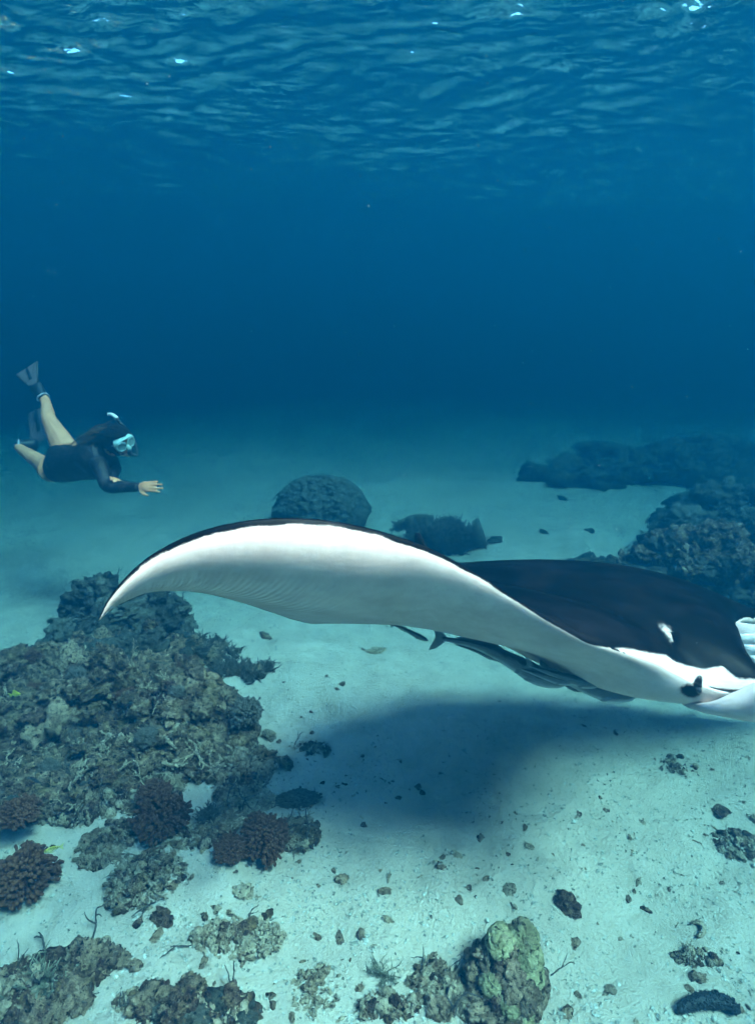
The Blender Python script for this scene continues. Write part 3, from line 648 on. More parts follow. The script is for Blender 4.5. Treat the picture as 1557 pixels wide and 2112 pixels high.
ALL = ['reef', 'reef', 'pale', 'mauve', 'mauve', 'reef']
outcrop('reef_outcrop', 'craggy outcrop at the middle of the left reef beneath the wing tip', -1.62, 3.34, .44, .36, .33, 3, 230, ALL, (.022, .085), 16, crust=800, nbr=40, ncor=10, corm=[CAULG, CAUL[1]])
outcrop('reef_outcrop', 'broken reef rock with yellowish crusts at the left edge of the view', -2.22, 3.45, .62, .46, .36, 7, 240, ALL, (.022, .085), 14, crust=800, nbr=40, ncor=8, corm=[CAULG, CAUL[0]])
outcrop('reef_outcrop', 'right-hand end of the left reef, dropping to the sand beside a grey knobby coral', -1.17, 3.10, .27, .30, .32, 12, 110, ALL + ['pale'], (.02, .065), 10, sub=6, crust=400, nbr=26, ncor=3, corm=[CAULG])
outcrop('reef_outcrop', 'low shelf of mauve rock with brown coral at the lower left reef edge', -1.92, 2.72, .30, .22, .17, 15, 90, ['mauve', 'mauve', 'reef', 'pale'], (.018, .05), 8, sub=5, crust=300, nbr=20, ncor=6, corm=[CAUL[0], CAULG])
outcrop('reef_outcrop', 'low broken shelf of pale and mauve rock in front of the craggy outcrop', -1.38, 2.93, .46, .22, .19, 17, 120, ['pale', 'mauve', 'reef', 'rubble', 'reef'], (.018, .055), 12, sub=5, crust=400, nbr=40)
outcrop('reef_outcrop', 'low rubble-covered rock at the left edge in front of the broken reef', -2.15, 3.02, .42, .22, .17, 18, 100, ['pale', 'mauve', 'reef', 'rubble', 'reef'], (.018, .055), 10, sub=5, crust=350, nbr=36)
outcrop('coral_bommie', 'dark coral mound rising behind the left reef and the wing tip', -2.02, 4.25, .42, .36, .31, 21, 130, ['dark', 'far'], (.025, .085), 10, crust=1400, core=M_DARKC, sub=5)
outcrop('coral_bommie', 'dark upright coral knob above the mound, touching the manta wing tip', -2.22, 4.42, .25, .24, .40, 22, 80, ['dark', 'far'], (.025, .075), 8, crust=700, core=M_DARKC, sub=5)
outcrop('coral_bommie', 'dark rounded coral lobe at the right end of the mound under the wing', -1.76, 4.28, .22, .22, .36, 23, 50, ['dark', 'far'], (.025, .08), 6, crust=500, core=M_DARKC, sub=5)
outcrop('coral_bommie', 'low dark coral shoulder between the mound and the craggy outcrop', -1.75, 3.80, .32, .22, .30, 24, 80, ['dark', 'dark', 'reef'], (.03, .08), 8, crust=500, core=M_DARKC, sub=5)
# right background
outcrop('reef_outcrop', 'hazy coral outcrop behind the manta back at the right edge', 3.05, 5.15, .62, .5, .62, 31, 150, ['reef', 'dark', 'pale', 'reef'], (.035, .12), 14, crust=800, tw=(.1, .25))
outcrop('coral_bommie', 'dark hazy coral mound behind the right outcrop', 4.2, 6.6, .85, .8, .66, 33, 130, ['far'], (.05, .15), 6, crust=900, core=M_HAZEC)
outcrop('coral_bommie', 'faint dark coral hump left of the right mound', 3.42, 6.4, .36, .35, .48, 34, 60, ['far'], (.04, .11), 4, crust=400, core=M_HAZEC, sub=5)
outcrop('reef_ridge', 'long faint reef ridge far off in the blue haze at the right', 5.8, 9.7, 2.2, .9, .36, 36, 120, ['far'], (.08, .26), 0, core=M_HAZEC, sub=5, crust=600)
outcrop('reef_ridge', 'far low reef patch fading into the haze left of the long ridge', 3.1, 9.3, .6, .4, .2, 37, 40, ['far'], (.05, .14), 0, core=M_HAZEC, sub=5)
outcrop('coral_patch', 'low flat coral patch on the sand before the right mound', 2.25, 5.95, .26, .12, .07, 38, 26, ['dark', 'reef'], (.03, .07), 4, core=M_REEF, sub=4)
def thing(o, label, cat, group=None): return tag(o, label, cat, group)
q, d = GS(1375, 1205)
c_ = put('column_coral', rock_mesh('column_coral', 5, 410, M_MAUVE, rough=0.35, lump=0.55, hole=0.15), q + Vector((0, 0, .22)), (.13, .13, .30), rz=0.4); thing(c_, 'rounded upright coral column at the left end of the right outcrop', 'coral')
q, d = GS(660, 1078)
c_ = put('dome_coral', rock_mesh('dome_coral', 5, 420, M_HAZEC, rough=0.3, lump=0.5, hole=0.1), q + Vector((0, .1, .1)), (.58, .5, .46), rz=0.2); thing(c_, 'large dark dome coral in the haze just above the manta wing', 'coral')
mc_ = MB(); r_ = np.random.default_rng(3)
for k in range(900):
    dv = r_.normal(size=3); dv[2] = abs(dv[2]); dv /= np.linalg.norm(dv); mc_.add(CRUMB[k % 24] * r_.uniform(.02, .075) * r_.uniform(.6, 1.4, 3) + dv * r_.uniform(.93, 1.04), ICO[2][1])
tag(obj('coral_crust', mc_.build('coral_crust', M_HAZEC), c_), kind='stuff')
def bush(px, py, wpx, h, label, key, group=None, name='bushy_coral', mesh_=None, rz=None, sz=None):
    q, d = GS(px, py); s = wpx / FOC * d / 2 / 0.9
    o = put(name, mesh_, q, (s, s, (sz or h)), rz=rz); return thing(o, label, 'coral', group)
root = empty('bushy_coral', GS(925, 1125)[0]); thing(root, 'big bushy coral clump in the haze beyond the dorsal fin', 'coral')
for i in range(34): put('branch_clump', BUSHG[i % 2], (random.gauss(-.05, .20), random.uniform(-.2, .2), random.uniform(-.03, .16)), (.15, .15, random.uniform(.10, .26)), root, tilt=.5)
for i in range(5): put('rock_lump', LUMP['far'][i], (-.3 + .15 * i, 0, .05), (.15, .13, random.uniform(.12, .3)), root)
root = empty('bushy_coral', GS(425, 1345)[0]); thing(root, 'ragged coral clump on the sand under the manta wing, left of two', 'coral', 'clumps under the wing')
for i in range(6): put('branch_clump', BUSHG[i % 2], (-.17 + .07 * i + random.uniform(-.03, .03), random.uniform(-.09, .09), -.02), (.11, .11, .19 - .022 * i), root)
put('rock_lump', LUMP['reef'][1], (-.12, 0, .02), (.10, .09, .12), root); put('rock_lump', LUMP['pale'][1], (.08, 0, .0), (.13, .09, .06), root)
root = empty('bushy_coral', GS(500, 1385)[0]); thing(root, 'ragged coral clump on the sand under the manta wing, right of two', 'coral', 'clumps under the wing')
for i in range(6): put('branch_clump', BUSHG[i % 2], (-.15 + .06 * i + random.uniform(-.03, .03), random.uniform(-.06, .06), -.02), (.09, .09, random.uniform(.08, .15)), root)
for i in range(3): put('rock_lump', LUMP['reef'][i], (-.1 + .1 * i, 0, 0), .055, root)

# --- living corals set on the reef and the sand (bearing of the middle, width in bearings)
def set_coral(px, py, wpx, me, label, name='cauliflower_coral', sq=(1, 1, 1), lift=0.0, rz=None, group=None, sink=0.1):
    q, d = GS(px, py, lift); s = wpx / FOC * d / 2; o = put(name, me, q + Vector((0, 0, lift + s * sink)), (s * sq[0], s * sq[1], s * sq[2]), rz=rz); return thing(o, label, 'coral', group)
BG = 'brown cauliflower corals'
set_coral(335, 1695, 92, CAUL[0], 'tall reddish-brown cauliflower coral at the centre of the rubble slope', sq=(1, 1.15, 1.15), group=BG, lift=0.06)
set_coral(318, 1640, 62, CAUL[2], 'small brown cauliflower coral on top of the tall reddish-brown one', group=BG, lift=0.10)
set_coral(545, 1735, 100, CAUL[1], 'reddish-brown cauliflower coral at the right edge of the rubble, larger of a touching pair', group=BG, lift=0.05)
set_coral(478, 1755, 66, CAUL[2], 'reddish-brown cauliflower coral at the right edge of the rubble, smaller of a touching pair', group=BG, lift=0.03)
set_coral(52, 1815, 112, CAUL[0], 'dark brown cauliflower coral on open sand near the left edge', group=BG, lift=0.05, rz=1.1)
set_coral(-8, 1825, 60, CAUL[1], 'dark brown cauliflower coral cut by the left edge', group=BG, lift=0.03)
set_coral(508, 1478, 62, CAULG, 'grey-brown knobby coral standing against the right end of the reef', sq=(1, 1, 1.35), lift=0.18)
set_coral(505, 1520, 60, LUMP['reef'][2], 'rough grey rock carrying the grey-brown knobby coral', 'reef_rock', sq=(1, 1, 1.2), lift=0.05)
set_coral(430, 1690, 56, BUSHG[0], 'dark twiggy coral bush right of the tall brown coral', 'bushy_coral', sq=(1, 1, 1.2))
set_coral(610, 1655, 96, CAULG, 'low dark knobby coral lying at the edge of the manta shadow', sq=(1, .45, .42), rz=0.15)
set_coral(40, 1680, 70, CAUL[2], 'brown coral patch on mauve rock at the left edge', lift=0.16)
set_coral(275, 1830, 32, rock_mesh('brain_coral', 4, 431, M_GREYB, rough=0.12, lump=0.15, hole=0), 'small round brown brain coral in the pale rubble', 'brain_coral', lift=0.02)
attr(bpy.data.objects['brain_coral'].data, 'tip', np.full(len(bpy.data.objects['brain_coral'].data.vertices), .5))
set_coral(790, 2015, 78, BUSH[0], 'dead branching coral clump on sand left of the mossy coral head', 'branching_coral', sq=(1, 1, .9))
set_coral(800, 1822, 44, FRAG[0], 'forked grey coral fragment alone on the sand', 'coral_fragment')
set_coral(555, 1518, 30, LUMP['rubble'][0], 'smooth grey stone on sand right of the reef', 'stone', sq=(1, .7, .6))
set_coral(1170, 1870, 58, LUMP['mauve'][3], 'brown-grey stone alone on sand above the mossy coral head', 'stone', sq=(1, .85, .75), sink=0.35)
set_coral(553, 1568, 44, LUMP['reef'][4], 'upright crusty rock on sand, left of a close pair', 'reef_rock', sq=(1, .8, 1.1), sink=0.4)
set_coral(590, 1582, 48, LUMP['reef'][5], 'upright crusty rock on sand, right of a close pair', 'reef_rock', sq=(.8, .9, 1.15), sink=0.4)
set_coral(772, 1346, 32, LUMP['rubble'][2], 'lone grey lump on the bright sand under the wing', 'stone', sq=(1, .7, .5))

# --- rubble heaps: each heap is one thing with its pieces as parts
def heap(name, label, px, py, wpx, hpx, n, kinds, size, seed, h=0.06, cat='rubble', twigs=0, group=None):
    r = np.random.default_rng(seed); q, d = GS(px, py); hx = wpx / FOC * d / 2; q2, _ = GS(px, py - hpx / 2); q3, _ = GS(px, py + hpx / 2); hy = abs(q2.y - q3.y) / 2
    root = empty(name, q); tag(root, label, cat, group)
    for i in range(n):
        a = r.random() * 6.28; k = math.sqrt(r.random()); x, y = math.cos(a) * k * hx, math.sin(a) * k * hy
        s = size[0] + (size[1] - size[0]) * r.random() ** 1.6; kd = kinds[int(r.integers(len(kinds)))]
        pool = FRAG if kd == 'frag' else STAG if kd == 'stag' else LUMP[kd]
        z = zs(q.x + x, q.y + y) - q.z + h * (1 - k) ** 0.7 * r.random() + s * 0.1
        o = put('fragment' if kd in ('frag', 'stag') else 'rock_lump', pool[int(r.integers(len(pool)))], (x, y, z), s * (1.6 if kd in ('frag', 'stag') else 1.0), root, tilt=0.5)
    mc_ = MB()
    for i in range(int(n * 3.5)):
        a = r.random() * 6.28; k = math.sqrt(r.random()) * 1.08; x, y = math.cos(a) * k * hx, math.sin(a) * k * hy; s_ = r.uniform(.15, .55) * size[1] * .6
        R_ = Matrix.Rotation(r.random() * 6.28, 3, Vector(r.normal(size=3)).normalized()); mc_.add((CRUMB[i % 24] * s_ * r.uniform(.35, 1.8, 3)) @ np.array(R_) + np.array([x, y, h * max(0, 1 - k) ** .7 * r.random() + s_ * .1]), ICO[2][1])
    tag(obj('fine_rubble', mc_.build('fine_rubble', M_RUBB if 'pale' in kinds else M_REEF), root), kind='stuff')
    for i in range(twigs):
        a = r.random() * 6.28; k = math.sqrt(r.random()); put('twig', TWIG[i % 4], (math.cos(a) * k * hx, math.sin(a) * k * hy, 0.0), r.uniform(.08, .17), root, tilt=0.9)
    return root
heap('coral_head_rubble', 'grey rubble heap joined to the left of the mossy coral head', 905, 2045, 120, 110, 46, ['pale', 'rubble', 'mauve', 'frag'], (0.0120, 0.0396), 101, .06, twigs=4)
heap('rubble_heap', 'pale rubble heap around the round brown brain coral', 305, 1815, 150, 110, 108, ['pale', 'frag', 'stag', 'mauve', 'frag', 'reef'], (0.0108, 0.0360), 102, .07, twigs=6)
heap('rubble_heap', 'loose grey rubble pile in the middle of the near sand', 490, 1935, 175, 85, 75, ['rubble', 'frag', 'pale', 'frag', 'mauve'], (0.0090, 0.0324), 103, .02, twigs=2)
heap('rubble_heap', 'twiggy dead coral pile right of the brown cauliflower corals', 612, 1722, 92, 66, 61, ['stag', 'frag', 'rubble', 'stag'], (0.0180, 0.0432), 104, .06, twigs=8)
heap('rubble_heap', 'pale branching rubble between the tall brown coral and the shadow', 500, 1665, 110, 90, 79, ['stag', 'stag', 'frag', 'rubble', 'pale'], (0.0180, 0.0432), 105, .04, twigs=8)
heap('rubble_heap', 'pale knobbly rubble below the tall brown coral', 230, 1745, 120, 90, 86, ['pale', 'stag', 'reef', 'frag'], (0.0120, 0.0396), 106, .06, twigs=4)
heap('rubble_heap', 'grey rubble strip along the sand below the reef', 400, 1735, 130, 46, 72, ['rubble', 'mauve', 'frag', 'pale'], (0.0108, 0.0288), 107, .03, twigs=2)
heap('rubble_slope', 'wide slope of broken grey branches in front of the left reef', 215, 1640, 320, 110, 216, ['stag', 'frag', 'rubble', 'pale', 'stag', 'mauve'], (0.0150, 0.0504), 108, .06, twigs=12)
heap('rubble_slope', 'grey branch litter at the left edge before the reef', 20, 1620, 160, 110, 108, ['stag', 'frag', 'rubble', 'reef'], (0.0150, 0.0504), 109, .06, twigs=6)
heap('rubble_slope', 'crusty rock litter at the foot of the right end of the left reef', 500, 1590, 120, 90, 108, ['reef', 'mauve', 'pale', 'stag', 'frag'], (0.0150, 0.0432), 110, .09, twigs=10)
heap('rubble_heap', 'dark rock cluster with yellow-tipped coral at the lower left corner', 60, 2055, 190, 170, 61, ['mauve', 'reef', 'mauve', 'dark', 'pale'], (0.0180, 0.0612), 111, .10, twigs=8)
heap('rubble_heap', 'pale crusted rock cluster with a shadowed side, right of the lower left corner', 165, 2020, 90, 150, 39, ['pale', 'reef', 'mauve', 'reef'], (0.0210, 0.0612), 112, .10, twigs=4)
heap('rubble_heap', 'dark crusted rock cluster cut by the bottom edge of the view', 400, 2092, 230, 90, 64, ['mauve', 'mauve', 'dark', 'pale', 'reef'], (0.0180, 0.0540), 113, .09, twigs=5)
heap('rubble_heap', 'small grey rubble patch on sand above the dark bottom rocks', 280, 2065, 80, 50, 18, ['pale', 'rubble', 'mauve'], (0.0120, 0.0288), 114, .02, twigs=2)
heap('rubble_heap', 'grey coral rubble patch at the right edge of the sand', 1525, 1745, 90, 70, 61, ['rubble', 'frag', 'reef', 'mauve'], (0.0072, 0.0252), 115, .02)
heap('rubble_heap', 'scattered crumbs of coral on the sand under the manta head', 1400, 1585, 70, 46, 32, ['rubble', 'frag', 'reef'], (0.0072, 0.0216), 116, .01)
heap('rubble_heap', 'pale mixed fragments on sand left of the dead branching clump', 645, 2045, 95, 90, 25, ['frag', 'pale', 'frag'], (0.0120, 0.0288), 117, .01)
heap('rubble_heap', 'low rubble trail below the dead branching clump', 800, 2075, 130, 60, 39, ['rubble', 'frag', 'mauve'], (0.0090, 0.0252), 118, .01)
heap('rubble_heap', 'dark crumbs of rubble between the stone and the sea cucumber', 1432, 1975, 80, 40, 21, ['rubble', 'mauve'], (0.0072, 0.0216), 119, .01)
heap('rubble_heap', 'short branch litter right of the close rock pair', 640, 1545, 90, 30, 28, ['stag', 'frag'], (0.0120, 0.0324), 120, .02, twigs=3)
heap('rubble_heap', 'low branch litter on sand beside the upper end of the left reef', 458, 1428, 70, 30, 25, ['stag', 'frag'], (0.0150, 0.0360), 121, .02, twigs=2)
set_coral(30, 2000, 0, BUSH[1], '', 'x') if False else None
o = put('branching_coral', BUSH[1], GS(92, 2030, .06)[0] + Vector((0, 0, .05)), (.13, .13, .13)); thing(o, 'yellow-tipped branching coral among the dark rocks at the lower left', 'coral')

# --- mossy coral head, lobes are parts
q, d = GS(1040, 2030)
root = empty('mossy_coral', q); tag(root, 'mossy olive coral head with many knobs standing on the near sand', 'coral')
core = put('rock_core', rock_mesh('rock_core', 5, 501, M_REEF2, rough=1.1, lump=1.0, hole=0.6), (0, -.02, .03), (.135, .15, .13), root, rz=0.3)
lobes = [(1075, 1940, .075, .26, 0), (1030, 1945, .060, .27, 0), (1088, 1975, .062, .22, 0), (1000, 1975, .045, .18, 1), (1040, 1980, .040, .23, 2), (1095, 2010, .055, .17, 0), (1062, 2000, .045, .21, 1), (978, 2005, .045, .12, 1),
         (1012, 2030, .048, .17, 0), (1052, 2035, .040, .17, 1), (1085, 2042, .045, .13, 2), (985, 2050, .05, .10, 1), (1020, 2062, .045, .13, 2), (1052, 2078, .042, .13, 0), (1092, 2075, .045, .08, 1), (1000, 2090, .055, .08, 1), (1040, 2108, .05, .08, 2), (1080, 2110, .05, .06, 0), (965, 2085, .045, .05, 1), (1105, 2045, .035, .08, 0), (960, 2030, .035, .06, 1), (1030, 1915 + 12, .045, .24, 0), (1058, 1960, .035, .255, 1)]
for i, (x, y, s, z, k) in enumerate(lobes):
    z *= .78; s *= .95; g_ = G(x, y, q.z + z); me_ = SMOOTH[i % 4] if k == 0 else LUMP['pale' if k == 1 else 'mauve'][i % 5]
    put('coral_lobe', me_, g_ - q, (s * 1.05, s, s * .85), root, tilt=0.5)
mc_ = MB(); bv, bf = ICO[2]; r = np.random.default_rng(8)
for i in range(420):
    dv = r.normal(size=3); dv[2] = abs(dv[2]); dv /= np.linalg.norm(dv); s = r.uniform(.006, .022); w_ = CRUMB[i % 24] * s * r.uniform(.6, 1.4, 3); mc_.add(w_ + dv * np.array([.14, .155, .14]) * r.uniform(.92, 1.1) + np.array([0, -.02, .03]), bf)
tag(obj('coral_crust', mc_.build('coral_crust', M_REEF2), root), kind='stuff')
for i in range(9): put('twig', TWIG[i % 4], (random.uniform(-.17, .17), random.uniform(-.16, .1), random.uniform(.03, .15)), random.uniform(.06, .12), root, tilt=1.0)

# --- sea cucumber
def sea_cucumber():
    a = [GS(x, y)[0] for x, y in ((1398, 2094), (1422, 2080), (1456, 2073), (1490, 2077), (1520, 2096))]
    pts = crom(np.array([(*q_[:2], q_.z + 0.028) for q_ in a]), 30); s = np.linspace(0, 1, 30); rad = 0.029 * np.sin(np.pi * np.clip(0.06 + 0.88 * s, 0, 1)) ** 0.45 * (0.85 + 0.2 * s)
    base = pts[15].copy(); m = NT('sea_cucumber'); m.pbr(m.ramp(m.noise(m.coord(), 60, 4), [(0.35, (0.008, 0.009, 0.013)), (0.7, (0.028, 0.028, 0.034))]), 0.6, m.bump(m.noise(m.coord(), 160, 3), 0.6, 0.004), 0.3)
    root = empty('sea_cucumber', base); tag(root, 'black spiky sea cucumber lying on sand at the lower right', 'sea cucumber')
    mb = MB(); mb.tube(pts - base, list(rad), 18); o = obj('body', mb.build('body', m.m), root)
    r = np.random.default_rng(9); mb = MB()
    for k in range(420):
        i = r.integers(1, 29); th = r.uniform(-.3, math.pi + .3); t = pts[i] - pts[i - 1]; t /= np.linalg.norm(t); sd_ = np.cross(t, (0, 0, 1)); sd_ /= np.linalg.norm(sd_); up_ = np.cross(sd_, t)
        dr = sd_ * math.cos(th) + up_ * math.sin(th); p0 = pts[i] - base + dr * rad[i] * 0.95 + t * r.uniform(-.004, .004); mb.tube([p0, p0 + dr * 0.003, p0 + dr * r.uniform(.005, .009) + r.normal(size=3) * .002], [.0035, .0025, .0009], 4)
    tag(obj('papillae', mb.build('papillae', m.m), root), kind='stuff')
sea_cucumber()
# --- curved shell fragment
a = [GS(x, y)[0] for x, y in ((1422, 1908), (1438, 1906), (1448, 1916), (1446, 1930), (1436, 1936))]
pts = crom(np.array([(*q_[:2], q_.z + .012) for q_ in a]), 16); mb = MB(); mb.tube(pts - pts[8], list(.013 * np.sin(np.linspace(.25, 2.9, 16)) ** .7), 8); o = obj('shell_fragment', mb.build('shell_fragment', M_RUBB), None, pts[8]); tag(o, 'crescent-shaped dark shell fragment on the sand at the right', 'shell')

# --- single pieces lying on the sand; each one is a thing
SG = 'coral crumbs strewn on the sand'
named = [(912, 1783, 40, 'frag', 'long grey coral fragment at the tip of the manta shadow', .5), (860, 1812, 26, 'frag', 'short grey fragment right of the forked fragment', .6), (336, 1893, 54, 'mauve', 'dark oblong fragment on the near sand at the left', .4),
         (284, 1907, 18, 'mauve', 'small dark rock left of the dark oblong fragment', .8), (324, 1931, 30, 'pale', 'pale flat fragment below the dark oblong fragment', .35), (256, 1982, 34, 'pale', 'pale lobed stone on near sand, left half of a touching pair', .5),
         (281, 1993, 34, 'pale', 'pale lobed stone on near sand, right half of a touching pair', .5), (500, 1842, 42, 'rubble', 'grey clumped rock alone on sand right of the brain coral heap', .5), (551, 1890, 22, 'mauve', 'dark little stone above the loose rubble pile', .8),
         (612, 2013, 28, 'frag', 'stubby pale stick of coral on the near sand', .5), (631, 1858, 18, 'frag', 'thin upright-looking pale fragment at mid sand', .6), (1485, 1672, 36, 'mauve', 'dark flat fragment at the right of the sand', .35),
         (1120, 1100, 20, 'dark', 'small dark stone in the haze beyond the manta back', .6), (1212, 1096, 18, 'dark', 'dark crumb in the haze right of the small dark stone', .6), (1020, 1117, 30, 'dark', 'low dark lump in the haze beside the bushy coral', .5),
         (1240, 1012, 22, 'dark', 'tiny far dark stone high in the haze', .5), (1160, 1030, 20, 'dark', 'faint far stone left of the tiny far one', .5), (545, 1312, 34, 'reef', 'grey lump on sand beside the right clump under the wing', .5),
         (733, 1640, 24, 'frag', 'dark fragment inside the manta shadow, farther left', .5), (790, 1608, 22, 'frag', 'dark fragment inside the manta shadow, near its middle', .5), (1185, 1690, 30, 'frag', 'grey fragment at the right rim of the manta shadow', .5),
         (1035, 1695, 24, 'frag', 'grey fragment inside the lower right of the manta shadow', .5), (707, 1815, 24, 'pale', 'oval pale pebble on sand left of the forked fragment', .5), (799, 1897, 18, 'rubble', 'small grey pebble in the middle of the near sand', .7)]
for px, py, wpx, kd, lab, fl in named:
    q, d = GS(px, py); s = wpx / FOC * d / 2; pool = FRAG if kd == 'frag' else LUMP[kd]; k = int(rng.integers(len(pool)))
    o = put('coral_fragment' if kd in ('frag', 'pale') else 'stone', pool[k], q + Vector((0, 0, s * .15)), (s, s * .8, s * (fl if kd != 'frag' else 1)), tilt=0.15); tag(o, lab, 'stone' if kd != 'frag' else 'coral')
n = 0; r = np.random.default_rng(77)
while n < 230:
    px, py = r.uniform(380, 1557), 1290 + 820 * r.random() ** 0.8
    if px < 560 and py < 1780: continue
    if 930 < px < 1140 and py > 1880: continue
    if py < 1480 and 780 < px: continue
    if r.random() > 0.25 + 0.75 * float(vnoise(np.array([[px / 140, py / 90, 1.0]]), 8)[0] > -0.1): continue
    q, d = GS(px, py); s = r.uniform(.007, .022) * (1.5 if r.random() < .12 else 1); u = r.random()
    pool = FRAG if u < .45 else LUMP[('rubble', 'pale', 'reef', 'pale')[int(r.integers(4))]]
    o = put('coral_crumb', pool[int(r.integers(len(pool)))], q + Vector((0, 0, s * .05)), (s, s * .8, s * .55) if u >= .45 else s * 1.2, tilt=.2)
    shape = 'forked' if u < .45 else ('pale lumpy' if 'pale' in o.data.materials[0].name else 'grey lumpy')
    area = ('on the bright sand under the wing' if py < 1480 else 'within the manta shadow' if 640 < px < 1150 and py < 1780 else 'on the sand at the right below the manta head' if px >= 1150 and py < 1800
            else 'on the near sand left of the mossy coral' if py >= 1800 and px < 1000 else 'on the near sand right of the mossy coral' if py >= 1800 else 'on open sand between the reef and the shadow')
    tag(o, 'small %s coral crumb lying %s' % (shape, area), 'rubble', SG + ', %s ones %s' % (shape, area)); n += 1
# the finest grit: nobody could count it
def grit():
    r = np.random.default_rng(5); mb_v = []; mb_f = []; n = 0; bv, bf = ICO[1]
    PY = 1150 + 980 * r.random(14000) ** 0.65; PX = r.uniform(-60, 1620, 14000)
    DE = 0.5 + 0.6 * vnoise(np.stack([PX / 110, PY / 70, 0 * PX + 4.0], -1), 18) + 0.35 * ((PX > 1150) & (PY < 1800))
    for px, py, dens in zip(PX, PY, DE):
        if r.random() > dens: continue
        g_ = G(px, py, 0); s = r.uniform(.0018, .0070) * (1.6 if r.random() < .12 else 1)
        z = 0.0; v = bv * s * (1 + 0.35 * r.normal(size=(len(bv), 1)).clip(-1, 1)) * np.array([r.uniform(.7, 1.6), r.uniform(.6, 1.2), r.uniform(.4, .8)])
        a = r.random() * 6.28; v[:, :2] = v[:, :2] @ np.array([[math.cos(a), -math.sin(a)], [math.sin(a), math.cos(a)]])
        mb_v.append((v, g_.x, g_.y))
    X_ = np.array([q_[1] for q_ in mb_v]); Y_ = np.array([q_[2] for q_ in mb_v]); Z_ = sand_height(X_, Y_)
    V = np.concatenate([v + np.array([x, y, z + .0015]) for (v, x, y), z in zip(mb_v, Z_)]); F = np.concatenate([bf + i * len(bv) for i in range(len(mb_v))])
    m = NT('grit'); p_ = m.pos(); m.pbr(m.ramp(m.noise(p_, 45, 2, .8), [(.3, (.12, .10, .085)), (.45, (.27, .24, .205)), (.56, (.48, .44, .39)), (.7, (.70, .66, .6))]), .9, None, .1)
    tag(obj('shell_grit', mesh('shell_grit', V, F, False, m.m)), 'fine shell and coral grit sprinkled over the sand', 'grit', kind='stuff')
grit()

# --- drifting specks in the water
def specks():
    r = np.random.default_rng(31); bv, bf = ICO[1]; V = []; F = []
    for k in range(520):
        d = r.uniform(1.6, 6.5); c = np.array(P(r.uniform(-150, 1700), r.uniform(-60, 1500), d))
        if c[2] > WATER_Z - .25 or c[2] < 0.2: continue
        V.append(bv * r.uniform(.0007, .0020) * r.uniform(.6, 1.5, 3) + c); F.append(bf + (len(V) - 1) * len(bv))
    m = NT('marine_snow'); m.pbr((.55, .50, .46), .9, None, .1)
    tag(obj('marine_snow', mesh('marine_snow', np.concatenate(V), np.concatenate(F), True, m.m)), 'tiny pale specks drifting in the open water', 'particles', kind='stuff')
specks()

